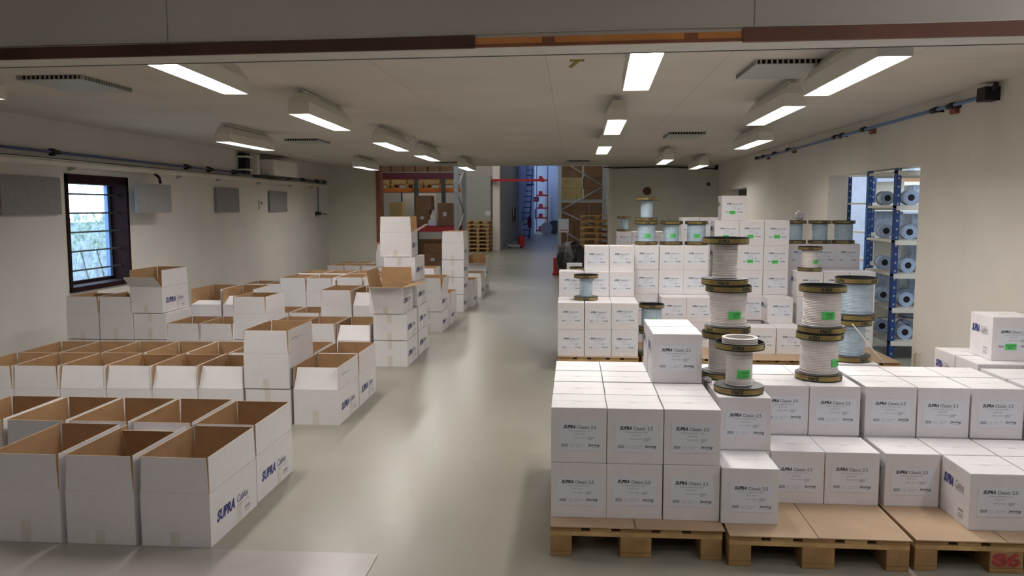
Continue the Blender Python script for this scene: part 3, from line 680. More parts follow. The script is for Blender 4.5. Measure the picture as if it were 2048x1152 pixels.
# crumpled film
def crumple(name, loc, s, m, label, cat, seed, seg=24):
    r_ = random.Random(seed); bm = bmesh.new(); bmesh.ops.create_icosphere(bm, subdivisions=3, radius=1)
    for v in bm.verts:
        k = 1 + r_.uniform(-.16, .16) * (.35 if m == 'blackcloth' else 1); v.co = Vector((v.co.x * s[0] * k, v.co.y * s[1] * k, max(v.co.z, -.8) * s[2] * k))
    lo = min(v.co.z for v in bm.verts)
    for v in bm.verts: v.co.z -= lo
    me = bpy.data.meshes.new(name); bm.to_mesh(me); bm.free(); me.materials.append(M[m])
    return tag(link(name, me, None, loc), label, cat)
crumple('crumpled_film', (2.60, 9.74, zt + RH), (.05, .05, .06), 'plastic', 'crumpled clear film on the reel above the film wrapped cartons', 'plastic film', 3)
crumple('film_wad', (.742, 4.53, TZ[2] + .002), (.022, .05, .012), 'plastic', 'crumpled clear film beside the bottom reel of the tall white stack', 'plastic film', 5)

# ------------------------------------------------------------------ open boxes (left)
OW, OL, OH, OF = .348, .575, .268, .175
def open_body():
    t_ = .005; m = MB()
    W_, L_2, H_ = OW, OL, OH
    W8 = [(0, 0), (W_, 0), (W_, L_2), (0, L_2)]; I8 = [(t_, t_), (W_ - t_, t_), (W_ - t_, L_2 - t_), (t_, L_2 - t_)]
    vs = [(x, y, 0) for x, y in W8] + [(x, y, H_) for x, y in W8] + [(x, y, t_) for x, y in I8] + [(x, y, H_) for x, y in I8]
    m.add(vs, [(3, 2, 1, 0), (0, 1, 5, 4), (1, 2, 6, 5), (2, 3, 7, 6), (3, 0, 4, 7)], 'white')
    m.add(vs, [(8, 9, 10, 11), (9, 8, 12, 13), (10, 9, 13, 14), (11, 10, 14, 15), (8, 11, 15, 12)], 'kraft')
    m.add(vs, [(4, 5, 13, 12), (5, 6, 14, 13), (6, 7, 15, 14), (7, 4, 12, 15)], 'kraftl')
    return m.mesh('box_body')
OB = open_body()
def flap_mesh(Ln):
    m = MB(); a = Ln / 2 - .004; c_ = Ln / 2 - .012; t_ = .004; e = 'kraftl'
    vs = [(-a, 0, .0015), (a, 0, .0015), (a, t_, .0015), (-a, t_, .0015), (-c_, 0, OF), (c_, 0, OF), (c_, t_, OF), (-c_, t_, OF)]
    m.add(vs, [(0, 1, 5, 4)], 'white'); m.add(vs, [(2, 3, 7, 6)], 'kraft'); m.add(vs, [(4, 5, 6, 7), (1, 2, 6, 5), (3, 0, 4, 7), (3, 2, 1, 0)], e)
    return m.mesh('flap')
FS, FLG = flap_mesh(OW), flap_mesh(OL)
sp = MB(); Sx = lambda y, z: (OW + .0012, y, z)
put(sp, 'SUPRA', 'blue_ink', .075, .290, .094, .152, .045, .25, Sx); put(sp, 'Cables', 'blue_ink', .315, .455, .108, .148, .0, .3, Sx)
put(sp, 'made in sweden', 'grey_ink', .33, .47, .088, .096, 0, 0, Sx)
put(sp, 'Jenving', 'grey_ink', .405, .475, .040, .062, .01, 0, Sx); sp.add([Sx(.405, .032), Sx(.475, .032), Sx(.475, .035), Sx(.405, .035)], [(0, 1, 2, 3)], 'grey_ink')
OSP = sp.mesh('side_print')
tp = MB(); tp.box(OW / 2 - .03, -.0012, 0.0, OW / 2 + .018, -.0004, .075, 'tape'); OT = tp.mesh('tape')
tp = MB(); tp.box(OW + .0003, OL * .55, 0, OW + .0009, OL * .55 + .045, .1, 'tape'); OTS = tp.mesh('tape')
tp = MB(); tp.box(OW / 2 - .03, -.0012, 0.0, OW / 2 + .018, -.0004, .11, 'tape'); OT2 = tp.mesh('tape')
tp = MB(); tp.box(OW / 2 - .024, -.0012, OH - .09, OW / 2 + .02, -.0004, OH, 'tape'); tp.box(OW / 2 - .024, 0, OH + .0045, OW / 2 + .02, OL, OH + .0055, 'tape'); OT3 = tp.mesh('tape')
def obox(x, y, z, label, group, fl=(0, 0, 0, 0), rz=None, scrib=False):
    """fl: front, back, left, right flap angles out from upright; None = folded shut"""
    a = R(rnd.uniform(-.4, .4)) if rz is None else R(rz)
    nm = 'open_box' if fl is not None else 'closed_box'
    t = thing(nm, label, 'box', (x, y, z), a, group)
    link('box_body', OB, t); link('side_print', OSP, t); link('tape', OT if rnd.random() < .5 else OT2, t); link('tape', OTS, t)
    if scrib:
        m = MB(); q = random.Random(5)
        for k in range(6):
            y_ = .10 + k * .045; m.box(OW - .001, y_, .36 + q.uniform(-.006, .006), OW + .0012, y_ + q.uniform(.008, .02), .366 + q.uniform(0, .012), 'grey_ink')
        link('pencil_marks', m.mesh('pencil_marks'), t)
    j = lambda: rnd.uniform(-1.2, .2) * (0 if scrib else 1)
    if fl is None:
        for me, loc, rz_, an in ((FS, (OW / 2, 0, OH - .006), 0, -90), (FS, (OW / 2, OL, OH - .006), 180, -90), (FLG, (0, OL / 2, OH), -90, -90), (FLG, (OW, OL / 2, OH), 90, -90)):
            link('flap', me, t, loc, (R(an), 0, R(rz_)))
        link('top_tape', OT3, t)
    else:
        for me, loc, rz_, an in ((FS, (OW / 2, 0, OH), 0, fl[0]), (FS, (OW / 2, OL, OH), 180, fl[1]), (FLG, (0, OL / 2, OH), -90, fl[2]), (FLG, (OW, OL / 2, OH), 90, fl[3])):
            link('flap', me, t, loc, (R(an + j()), 0, R(rz_)))
    return t
H2 = .272
G1 = 'open white boxes in the front block'
A = [(-2.083, 'open white box nearest the camera at the aisle corner, blue lettering on its long side', (1, 0, 0, -1)),
     (-2.462, 'open white box second from the aisle in the frontmost row, rear flap drooping inside', (0, -22, 0, 0)),
     (-2.842, 'open white box third from the aisle in the frontmost row, cut by the picture edge', (0, 0, 0, 0))]
for x, l, fl in A: obox(x, 3.74, 0, l, G1, fl)
B = [(-2.089, 4.345, 'open white box behind the nearest corner box, its blue lettering facing the aisle', (-1, -4, 0, 0)), (-2.46, 4.36, 'open box second from the aisle in the second row of the front block', (0, 0, 0, 0)),
     (-2.83, 4.36, 'open box third from the aisle in the second row of the front block', (0, 0, 0, 0)), (-3.20, 4.36, 'open box fourth from the aisle in the second row of the front block', (0, 0, 0, 0)), (-3.57, 4.36, 'open box at the picture edge in the second row of the front block', (0, 0, 0, 0))]
for x, y, l, fl in B: obox(x, y, 0, l, G1, fl)
G2 = 'open white boxes in the second block'
obox(-2.10, 6.0, 0, 'open box with its front flap folded in, at the aisle end of the second block', G2, (-24, 0, 0, 0), None, True)
obox(-2.10, 6.60, 0, 'open box behind the aisle end box of the second block', G2, (-2, 0, 0, 0))
obox(-2.468, 5.99, 0, 'closed white box under the tall open box of the second block', G2, None)
obox(-2.475, 5.99, H2 + .004, 'open white box standing raised on another in the second block, pencil marks on its side', G2, (0, 0, 0, 0), None, True)
ords = ['third', 'fourth', 'fifth', 'sixth', 'seventh', 'eighth', 'ninth', 'tenth']
for k in range(6):
    x = -2.835 - .352 * k; obox(x, 5.985 - .022 * k, 0, f'open box {ords[k]} from the aisle in the front row of the second block', G2, ((-20, -18, -10, -8, 0, 0)[k], (-16, -14, -14, 0, 0, 0)[k], 0, 0))
for k in range(7):
    x = -2.47 - .353 * k; obox(x, 6.585 - .022 * k, 0, f'open box {(["second"] + ords)[k]} from the aisle in the back row of the second block', G2, ((0, 0, -68, -70, 0, 0, 0)[k], 0, 0, 0))
G3 = 'open white boxes in the third block'
EX = [(-4.19, 'far window end'), (-3.845, 'second from the window end'), (-3.50, ''), (-3.155, ''), (-2.795, ''), (-2.44, '')]
obox(-4.20, 8.20, 0, 'open box in the third block between the closed stack and its lower neighbour', G3, (0, 0, 0, 0))
obox(-3.85, 8.21, 0, 'open box in the third block just before the tall raised one', G3, (0, 0, 0, 0))
obox(-3.50, 8.26, 0, 'closed box on the floor under the tall raised box of the third block', G3, None)
obox(-3.51, 8.26, H2 + .004, 'open box raised on another in the third block, all flaps upright', G3, (0, -15, 0, 0))
obox(-3.145, 8.27, 0, 'open box mostly hidden behind the pencil marked raised box', G3, (0, 0, 0, 0))
obox(-2.795, 8.29, 0, 'open box second from the tall double stack in the third block', G3, (0, 0, 0, 0))
obox(-2.43, 8.30, 0, 'open box with folded in front flap next to the tall double stack', G3, (-30, 0, 0, 0))
for x, l in ((-5.26, 'tall open box nearest the wall under the window'), (-4.90, 'tall open box second from the wall under the window')):
    obox(x, 8.17, 0, 'hidden closed box below the ' + l, G3, None); obox(x, 8.17, H2 + .004, l, G3, (0, -25, -1, -1))
obox(-4.545, 8.19, 0, 'lowest closed box of the three high stack beside the window', G3, None)
obox(-4.545, 8.19, H2 + .004, 'middle closed box of the three high stack beside the window', G3, None)
obox(-4.575, 8.19, 2 * H2 + .008, 'open box on top of the stack beside the window, front flap hanging outward', G3, (52, 0, 0, 0))
G4 = 'open white boxes in the fourth row'
for x, l, fl in ((-4.32, 'upper open box nearest the wall in the fourth row', (-80, 0, 0, 0)), (-3.95, 'upper open box second from the wall in the fourth row', (-60, 0, 0, 4)), (-2.815, 'upper open box third from the wall in the fourth row', (2, 0, 0, 0)),
                 (-2.45, 'upper open box with folded in flap beside the double stack', (-35, 0, 0, 0))):
    obox(x, 9.02, 0, 'hidden closed box under the ' + l, G4, None); obox(x, 9.02, H2 + .004, l, G4, fl)
for x in (-3.58, -3.22): obox(x, 9.15, 0, f'open box on the floor in the fourth row, {"nearer to" if x < -3.4 else "farther from"} the wall', G4, (0, 0, 0, 0))
G5 = 'white boxes in the fifth and sixth rows'
for i, x in enumerate((-3.84, -3.485)):
    obox(x, 10.55, 0, f'hidden closed box under the paired fifth row boxes, {["first", "second"][i]} from the wall', G5, None)
    obox(x, 10.55, H2 + .004, f'upper open box in the fifth row, {["first", "second"][i]} from the wall', G5, (0, 0, 0, 0))
for i, x in enumerate((-3.12, -2.76)):
    obox(x, 10.7, 0, f'hidden closed box under the light topped fifth row boxes, {["third", "fourth"][i]} from the wall', G5, None)
    obox(x, 10.7, H2 + .004, f'upper open box in the fifth row, {["third", "fourth"][i]} from the wall', G5, (0, 0, 0, 0))
for i, x in enumerate((-3.86, -3.50, -3.14, -2.78)):
    obox(x, 11.35, 0, f'hidden closed box of the sixth row, {["first", "second", "third", "fourth"][i]} from the wall', G5, None)
    obox(x, 11.35, H2 + .004, f'upper open box of the sixth row, {["first", "second", "third", "fourth"][i]} from the wall', G5, (0, 0, 0, 0))
G6 = 'white boxes in the farthest rows'
for i, x in enumerate((-5.16, -4.80)): obox(x, 12.6, 0, f'low open box far back near the wall, {["closer to the window", "closer to the aisle"][i]}', G6, (0, 0, 0, 0))
for i, x in enumerate((-5.08, -4.72, -4.36)):
    obox(x, 16.75, 0, f'open box of the farthest row, {["first", "second", "third"][i]} from the wall', G6, (0, 0, 0, 0))
    if i < 2: obox(x, 17.4, 0, f'open box behind the farthest row, {["first", "second"][i]} from the wall', G6, (0, 0, 0, 0))
for k in range(3): obox(-3.62, 15.0, H2 * k + .003 * k, ['closed bottom box of the far stack behind the double stack', 'closed middle box of the far stack behind the double stack', 'open box on the far stack, its flap showing beside the double stack'][k], G6, None if k < 2 else (-32, 0, 0, 0))
# aisle stacks
G7 = 'tall double stack of white boxes at the aisle'
d = .274
obox(-2.045, 8.31, 0, 'bottom box of the nearer column of the tall double stack', G7, None)
obox(-2.05, 8.32, d, 'middle box of the nearer column of the tall double stack', G7, None)
obox(-2.09, 8.33, 2 * d, 'open box topping the nearer column, front flap folded out level', G7, (84, 2, 12, 78), rz=1)
for k, (x, lab) in enumerate(((-2.05, 'bottom'), (-2.05, 'second'), (-2.06, 'third'), (-2.085, 'fourth'))): obox(x, 8.98 if k != 3 else 9.0, d * k, f'{lab} box of the farther column of the tall double stack', G7, None)
obox(-2.13, 9.02, d * 4, 'open box crowning the tall double stack, one flap flung out toward the aisle', G7, (2, 2, 0, 60), rz=4)
G8 = 'shorter stacks of white boxes along the aisle'
obox(-2.06, 10.68, 0, 'closed lower box of the two high stack beyond the double stack', G8, None)
obox(-2.065, 10.68, d, 'open upper box of the two high stack beyond the double stack', G8, (0, 0, 0, 10))
obox(-2.05, 11.40, 0, 'open box on the floor just beyond the two high stack by the aisle', G8, (0, 0, 0, 0))
for k in range(4): obox(-2.065 + .004 * k, 12.87, d * k, [ 'bottom', 'second', 'third', 'open topmost'][k] + ' box of the slim four high stack by the aisle', G8, None if k < 3 else (0, 0, 0, 0))
obox(-1.98, 13.52, 0, 'low open box right behind the slim four high stack', G8, (0, 0, 0, 0))
for k in range(2): obox(-2.44, 12.4, d * k, ['closed box', 'open box'][k] + ' tucked on the wall side of the slim four high stack', G8, None if k == 0 else (0, 0, 0, 0))
obox(-2.01, 14.95, 0, 'open box at the aisle in front of the farthest small stack', G8, (0, 0, 0, 0))
for k in range(2): obox(-2.00, 15.65, d * k, ['closed lower box', 'open upper box with its front flap folded out'][k] + ' of the farthest small aisle stack', G8, None if k == 0 else (75, 0, 0, 0))

# ------------------------------------------------------------------ wall fittings, left
def panel(y0, y1, z0, z1, x, label, thick=.04):
    m = MB(); m.box(x - thick, y0, z0, x, y1, z1, 'panel')
    t = thing('acoustic_panel', label, 'panel', (0, 0, 0), 0, 'grey panels on the left wall'); link('panel_board', m.mesh('panel_board', .004), t)
    if x > XL + .1:
        b_ = MB(); b_.box(XL, y1 - .45, z1 - .14, x - thick, y1 - .41, z1 - .10, 'panel')
        b_.box(XL, y1 - .45, z0 + .1, x - thick, y1 - .41, z0 + .14, 'panel'); link('bracket', b_.mesh('bracket'), t)
panel(8.25, 9.27, 1.56, 1.985, XL + .045, 'large grey wall panel on the near side of the barred window')
panel(10.5, 11.42, 1.57, 1.96, XL + .30, 'grey panel standing off the wall just past the window')
panel(13.5, 14.45, 1.56, 1.97, XL + .045, 'grey wall panel second past the window')
panel(15.95, 16.95, 1.56, 1.96, XL + .045, 'grey wall panel farthest along the left wall')
t = thing('cable_tray', 'long beige cable tray running along the left wall below the blue pipe', 'cable tray')
m = MB(); m.box(XL, 4.4, 2.13, XL + .16, 19.6, 2.145, 'tray'); m.box(XL + .15, 4.4, 2.11, XL + .165, 19.6, 2.165, 'tray'); m.box(XL, 4.4, 2.145, XL + .012, 19.6, 2.21, 'tray'); link('tray_channel', m.mesh('tray_channel'), t)
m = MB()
for k in range(3): m.tube([(XL + .15 - .05 * k, 4.5 + i * 1.5, 2.176 + .017 * k + .004 * ((i + k) % 2)) for i in range(11)], .009, ('lamp', 'darksteel', 'lamp')[k], 6)  # pale cables; the dark middle one stands in for the tray's shadow gap
link('cables_and_shade', m.mesh('cables_and_shade'), t)
m = MB()
for y in (5.5, 8.0, 9.5, 12.2, 13.6, 15.4, 17.2, 18.6):
    m.add([(XL, y, 2.13), (XL + .15, y, 2.13), (XL, y, 2.07), (XL, y + .02, 2.13), (XL + .15, y + .02, 2.13), (XL, y + .02, 2.07)], [(0, 2, 1), (3, 4, 5), (0, 1, 4, 3), (1, 2, 5, 4), (2, 0, 3, 5)], 'steel')
link('brackets', m.mesh('brackets'), t)
t = thing('air_pipe', 'dark blue compressed air pipe along the left wall above the cable tray', 'pipe')
m = MB(); m.tube([(XL + .06, 4.4, 2.285), (XL + .06, 19.6, 2.245)], .016, 'bluepipe', 10); link('pipe', m.mesh('pipe'), t)
for y in (9.1, 12.4, 13.2, 14.2, 17.0, 17.9, 18.9, 19.5):
    m = MB(); zz = 2.285 - (y - 4.4) * .0026; m.tube([(XL + .06, y, zz), (XL + .06, y + .16, zz)], .026, 'black', 10); m.box(XL, y + .05, zz - .04, XL + .05, y + .10, zz + .04, 'black'); link('fitting', m.mesh('fitting'), t)
m = MB(); m.tube([(XL + .06, 19.0, 2.24), (XL + .06, 19.0, 1.52)], .014, 'bluepipe', 8); link('drop_pipe', m.mesh('drop_pipe'), t)
m = MB(); m.box(XL, 18.88, 1.46, XL + .09, 19.12, 1.54, 'black'); m.tube([(XL + .09, 19.0, 1.50), (XL + .22, 19.15, 1.48)], .012, 'black', 6); link('tap', m.mesh('tap'), t)
m = MB(); m.box(XL, 18.62, 1.38, XL + .02, 18.9, 1.60, 'lamp'); solo('wall_plate', m, 'small white plate on the left wall beside the blue drop pipe', 'plate')
m = MB(); m.box(XL, 15.45, 1.60, XL + .03, 15.60, 1.78, 'tray'); m.box(XL + .03, 15.52, 1.7, XL + .035, 15.56, 1.75, 'black'); solo('wall_switch', m, 'small beige switch box before the farthest grey panel', 'switch')
t = thing('heater_unit', 'boxy beige air unit hanging high on the left wall by the ceiling', 'air unit')
m = MB(); m.box(XL, 15.35, 2.25, XL + .36, 16.7, 2.545, 'postwhite'); link('casing', m.mesh('casing', .01), t)
m = MB(); m.box(XL + .02, 15.2, 2.235, XL + .30, 16.5, 2.25, 'darksteel'); m.box(XL + .04, 15.1, 2.19, XL + .26, 15.15, 2.24, 'darksteel'); link('louvre', m.mesh('louvre'), t)
m = MB(); m.box(XL + .02, 14.55, 2.25, XL + .14, 14.75, 2.62, 'black'); m.box(XL + .14, 14.75, 2.24, XL + .28, 14.85, 2.60, 'tray'); m.box(XL + .02, 14.45, 2.53, XL + .2, 14.85, 2.56, 'tray'); m.box(XL + .02, 14.45, 2.30, XL + .2, 14.85, 2.33, 'tray')
solo('wall_bracket', m, 'dark and beige bracket assembly high on the left wall before the air unit', 'bracket')
m = MB(); m.tube([(XL + .10, 11.35, 2.12), (XL + .16, 11.37, 2.06), (XL + .18, 11.36, 1.98)], .02, 'black', 8); solo('cable_elbow', m, 'short black bent hose above the stand-off grey panel', 'hose')
# right wall pipe
t = thing('air_pipe', 'light blue compressed air pipe sloping along the right wall', 'pipe')
m = MB(); m.tube([(XR - .07, 7.15, 2.545), (XR - .07, 15.55, 2.515)], .017, 'lightpipe', 10); link('pipe', m.mesh('pipe'), t)
m = MB(); m.box(XR - .12, 7.02, 2.50, XR, 7.16, 2.61, 'black'); m.tube([(XR - .07, 7.02, 2.56), (XR - .07, 6.95, 2.62)], .02, 'black', 8); link('end_valve', m.mesh('end_valve'), t)
for y in (7.66, 8.0, 9.9, 10.7, 10.95, 13.3, 14.2, 15.0, 15.5):
    m = MB(); m.tube([(XR - .07, y, 2.541), (XR - .07, y + .13, 2.540)], .028, 'black', 8); m.box(XR - .06, y + .03, 2.52, XR, y + .06, 2.56, 'black'); link('fitting', m.mesh('fitting'), t)
for y in (7.72, 9.75, 13.1, 14.8):
    m = MB(); m.box(XR - .04, y, 2.475, XR, y + .11, 2.56, 'rawlow'); link('wood_block', m.mesh('wood_block', .002), t)
# back wall
m = MB(); m.tube([(.72, YB - .03, 2.60), (1.0, YB - .04, 2.575), (1.6, YB - .03, 2.59), (2.2, YB - .03, 2.60), (2.9, YB - .03, 2.57), (3.35, YB - .03, 2.555)], .016, 'black', 6)
m.box(3.34, YB - .06, 2.53, 3.40, YB, 2.63, 'black'); solo('ceiling_cable', m, 'black cable strung along the top of the pale end wall', 'cable')
m = MB(); m.lathe([(.001, -.02), (.10, -.02), (.10, 0)], 'earth', 24, 'y'); solo('wall_plug', m, 'large round brown plug in the pale end wall above the reels', 'wall plug', (1.76, YB, 2.03))
m = MB(); m.lathe([(.001, -.02), (.045, -.02), (.045, 0)], 'earth', 20, 'y'); solo('wall_plug', m, 'small round brown plug near the corner of the end wall', 'wall plug', (3.2, YB, 2.19))

m = MB(); m.box(XR - .03, 8.28, .02, XR, 8.33, .22, 'tray'); m.box(XR - .035, 8.34, .03, XR, 8.36, .2, 'kraftl'); solo('wall_stop', m, 'small beige stop strip low on the wall beside the doorway', 'stop strip')
# ------------------------------------------------------------------ store room racking
def rack_frame(t, x, y0, y1, z1, m_, m2=None):
    for y, mm in ((y0, m_), (y1, m2 or m_)):
        m = MB(); m.box(x - .025, y, 0, x + .025, y + .07, z1, mm)
        for k in range(int(z1 / .09)): m.box(x - .009, y - .001, .05 + k * .09, x + .009, y, .07 + k * .09, 'steel')
        link('upright', m.mesh('upright'), t)
t = thing('shelf_rack', 'blue shelf rack standing in the doorway to the store room', 'rack')
rack_frame(t, 3.455, 9.12, 9.95, 2.7, 'racknavy', 'rackblue'); rack_frame(t, 6.2, 9.12, 9.95, 2.7, 'racknavy')
SH = [.20, .56, .93, 1.29, 1.66, 2.03]
for z in SH:
    m = MB(); m.box(3.44, 9.10, z - .05, 6.22, 9.14, z, 'shelfw'); m.box(3.44, 9.98, z - .05, 6.22, 10.02, z, 'shelfw'); m.box(3.43, 9.12, z - .025, 6.2, 10.0, z, 'shelfw'); link('shelf', m.mesh('shelf'), t)
t = thing('shelf_rack', 'second blue shelf rack behind the one in the doorway', 'rack')
rack_frame(t, 3.72, 10.62, 11.5, 2.7, 'racknavy'); rack_frame(t, 6.4, 10.62, 11.5, 2.7, 'rackblue')
for z in SH:
    z += .04; m = MB(); m.box(3.70, 10.60, z - .05, 6.4, 10.64, z, 'shelfw'); m.box(3.70, 10.62, z - .02, 6.4, 11.5, z, 'shelfw'); link('shelf', m.mesh('shelf'), t)
t = thing('shelf_rack', 'third shelf rack with a pale blue upright deep in the store room', 'rack')
rack_frame(t, 4.9, 13.0, 13.9, 2.9, 'rackblue'); rack_frame(t, 7.6, 13.0, 13.9, 2.9, 'rackblue')
for z in SH: m = MB(); m.box(4.9, 13.0, z - .08, 7.6, 13.9, z, 'shelfw'); link('shelf', m.mesh('shelf'), t)
# wrapped reels on the shelves: disc facing the room
wr = MB(); wr.lathe([(.03, -.004), (.075, -.004), (.075, .0), (.10, .0), (.10, .012), (.03, .012)], 'reelblue', 28, 'y', mats=['reelblue'] * 5)
WF = wr.mesh('reel_flange'); wr = MB(); wr.lathe([(.05, .012), (.085, .012), (.085, .15), (.05, .15)], 'cable_b', 24, 'y'); WC = wr.mesh('winding')
wr = MB(); wr.box(-.11, -.03, 0, .11, .20, .005, 'shelfw'); WB = wr.mesh('film_tray')
wr = MB(); wr.lathe([(.001, .001), (.045, .001)], 'black', 20, 'y'); WH = wr.mesh('hub')
def wreel(x, y, z, label, s=1.0):
    t = thing('wrapped_reel', label, 'cable reel', (x, y, z), R(rnd.uniform(-6, 6)), 'film wrapped reels on the store shelves'); t.scale = (s, s, s)
    link('reel_flange', WF, t, (0, 0, .105)); link('winding', WC, t, (0, 0, .105)); link('reel_flange', WF, t, (0, .16, .105)); link('hub', WH, t, (0, -.006, .105)); link('film_tray', WB, t)
lv = ['lowest', 'second lowest', 'third', 'fourth', 'fifth', 'top']
for k, z in enumerate(SH[:5]):
    for i, x in enumerate((3.57, 3.76, 3.97)):
        if (k, i) in ((2, 1),): continue
        wreel(*((3.55, 9.68), (3.80, 9.62), (3.62, 9.20))[i], z + .002, f'film wrapped reel on the {lv[k]} shelf of the doorway rack, {["first", "second", "third"][i]} from its upright', .8)
def wbox(x0, y0, z0, w_, d_, h_, m_, label, group, cat='box'):
    m = MB(); m.box(0, 0, 0, w_, d_, h_, m_)
    t = thing('storage_box', label, cat, (x0, y0, z0), R(rnd.uniform(-2, 2)), group); link('box_body', m.mesh('box_body', .006), t)
    s_ = MB()
    if 'label' in label or 'mark' in label: s_.box(w_ * .38, -.002, h_ * .42, w_ * .62, -.0005, h_ * .6, 'paper')
    s_.box(w_ * .47, 0, h_ + .0005, w_ * .53, d_, h_ + .0015, 'tape'); link('sticker', s_.mesh('sticker'), t)
SG = 'wrapped bundles on the store shelves'
for k, z in enumerate(SH):
    z += .04
    wbox(3.80, 10.75, z + .002, .34, .3, .26, 'wrap' if k % 2 else 'shelfw', f'film wrapped bundle on the {lv[k]} shelf of the second store rack, nearest its upright', SG)
    wbox(4.25, 10.75, z + .002, .36, .3, .22, 'wrap', f'film wrapped bundle, {lv[k]} shelf of the second store rack, second from its upright', SG)
for k, z in enumerate(SH[:6]): wbox(5.1, 13.1, z + .002, .5, .4, .25, ('wrap', 'browncard')[k % 2], f'bundle on the {lv[k]} shelf of the deep store rack', SG)
for i, y in enumerate((7.4, 9.9, 12.4, 14.9)):
    m = MB(); m.box(0, 0, 0, 3.6, .14, .02, 'storelens'); m.box(-.02, -.03, .02, 3.62, .17, .07, 'lamp')
    solo('strip_light', m, f'bright strip light on the store room ceiling, {["first", "second", "third", "fourth"][i]} from the front', 'strip light', (3.9, y, 2.95), 0, 'store room strip lights')

# ------------------------------------------------------------------ hall: racking beyond the opening, left
t = thing('pallet_rack', 'tall rack with dark red beams beyond the end opening', 'rack')
m = MB(); m.box(-5.7, 22.3, 2.40, -3.22, 22.42, 2.58, 'darkred'); link('beam', m.mesh('beam'), t)
m = MB(); m.box(-5.7, 22.3, .98, -3.22, 22.42, 1.12, 'red'); link('beam', m.mesh('beam'), t)
m = MB(); m.box(-5.7, 23.9, .98, -3.22, 24.0, 1.12, 'red'); link('beam', m.mesh('beam'), t)
for y in (22.3, 23.9):
    for x in (-3.22, -5.82):
        m = MB(); m.box(x, y, 0, x + .12, y + .1, 4.5, 'steel'); link('upright', m.mesh('upright'), t)
m = MB()
for k in range(6): m.tube([(-3.16, 22.35 if k % 2 else 23.95, .3 + k * .6), (-3.16, 23.95 if k % 2 else 22.35, .9 + k * .6)], .02, 'steel', 6)
link('brace', m.mesh('brace'), t)
m = MB(); m.box(-5.7, 22.35, 1.12, -3.22, 23.95, 1.14, 'darkred'); link('shelf_deck', m.mesh('shelf_deck'), t)
m = MB(); m.box(-5.7, 22.35, 2.58, -3.22, 23.95, 2.60, 'steel'); link('shelf_deck', m.mesh('shelf_deck'), t)
BG = 'brown cartons in the hall racking'
bx = lambda *a: wbox(*a, BG)
for i in range(7): bx(-5.65 + i * .34, 22.5, 2.602, .31, .4, .22 + .05 * (i % 3), 'browncard', f'dark brown carton above the dark red beam, {["first","second","third","fourth","fifth","sixth","seventh"][i]} from the wall side')
bx(-4.35, 22.6, 1.142, .40, .5, .42, 'browncard', 'brown carton with a tiny white mark on the red deck, lower of two')
bx(-4.32, 22.6, 1.564, .42, .5, .40, 'browncard', 'brown carton stacked on another on the red deck')
bx(-3.72, 22.6, 1.142, .40, .5, .62, 'browncard', 'tall brown carton with white label near the grey upright')
bx(-4.1, 22.5, 0, .50, .5, .42, 'browncard', 'brown carton with white label on the floor under the red beam')
bx(-3.55, 22.5, 0, .30, .5, .40, 'browncard', 'narrow brown carton on the floor under the red beam')
bx(-4.1, 22.5, .422, .50, .5, .24, 'browncard', 'low brown carton directly under the red beam')
m = MB(); m.box(0, 0, 0, .22, .25, .16, 'paper'); m.box(.05, .02, .16, .19, .2, .30, 'postwhite'); m.lathe([(.05, .30), (.05, .36), (.001, .36)], 'postwhite', 14, c=(.12, .1, 0)); solo('white_canister', m, 'white bottles and box standing on the red deck', 'canisters', (-3.945, 22.40, 1.142), 0, None, .005)
t = thing('pallet_rack', 'rack with orange beams seen behind the dark red beamed rack', 'rack')
for x in (-6.0, -4.90, -4.05):
    m = MB(); m.box(x, 25.36, 0, x + .12, 25.47, 4.5, 'darksteel'); link('upright', m.mesh('upright'), t)
m = MB(); m.box(-6.8, 25.48, 2.12, -3.6, 25.56, 2.23, 'orange'); link('beam', m.mesh('beam'), t); m = MB(); m.box(-6.8, 26.4, 2.12, -3.6, 26.5, 2.23, 'orange'); link('beam', m.mesh('beam'), t)
def simple_pallet_mesh(m, z=0, W_=1.2, D_=.8):
    for i in range(5): m.box(0, i * (D_ - .1) / 4, z + .122, W_, i * (D_ - .1) / 4 + .1, z + .144, 'wood2')
    for x in (0, W_ / 2 - .05, W_ - .1):
        m.box(x, 0, z + .1, x + .1, D_, z + .122, 'wood2')
        for y in (0, D_ / 2 - .05, D_ - .1): m.box(x, y, z + .022, x + .1, y + .1, z + .1, 'wood')
    for y in (0, D_ / 2 - .05, D_ - .1): m.box(0, y, z, W_, y + .1, z + .022, 'wood2')
sm = MB(); simple_pallet_mesh(sm, 0, 1.0, .8); SPM = sm.mesh('wooden_pallet')
for i, x in enumerate((-6.72, -5.67, -4.62)):
    tag(link('wooden_pallet', SPM, None, (x, 25.6, 2.23)), f'pallet on the orange beam, {["first", "second", "third"][i]} from the wall side', 'pallet', 'pallets on the orange beam')
    for j in range(2): bx(x + .02 + .5 * j, 25.62, 2.376, .45, .6, .24 + .05 * ((i + j) % 2), 'yellowbox', f'tan carton on the orange beam, {["first", "second"][j]} on the {["first", "second", "third"][i]} pallet')
m = MB(); m.box(0, 0, 0, 1.1, .05, 1.5, 'postwhite'); m.box(-.05, -.02, 0, 0, .08, 1.6, 'darksteel'); solo('white_board', m, 'large white board standing behind the orange beamed rack', 'board', (-5.6, 27.0, .6)); 
m = MB(); m.box(-6.2, 27.0, 0, -3.6, 27.7, .6, 'browncard'); solo('wooden_crate', m, 'low brown crate supporting the white board', 'crate')
bx(-6.22, 24.6, 0, .62, .5, 1.1, 'browncard', 'dark brown tall carton beside the wall end, behind the red rack')
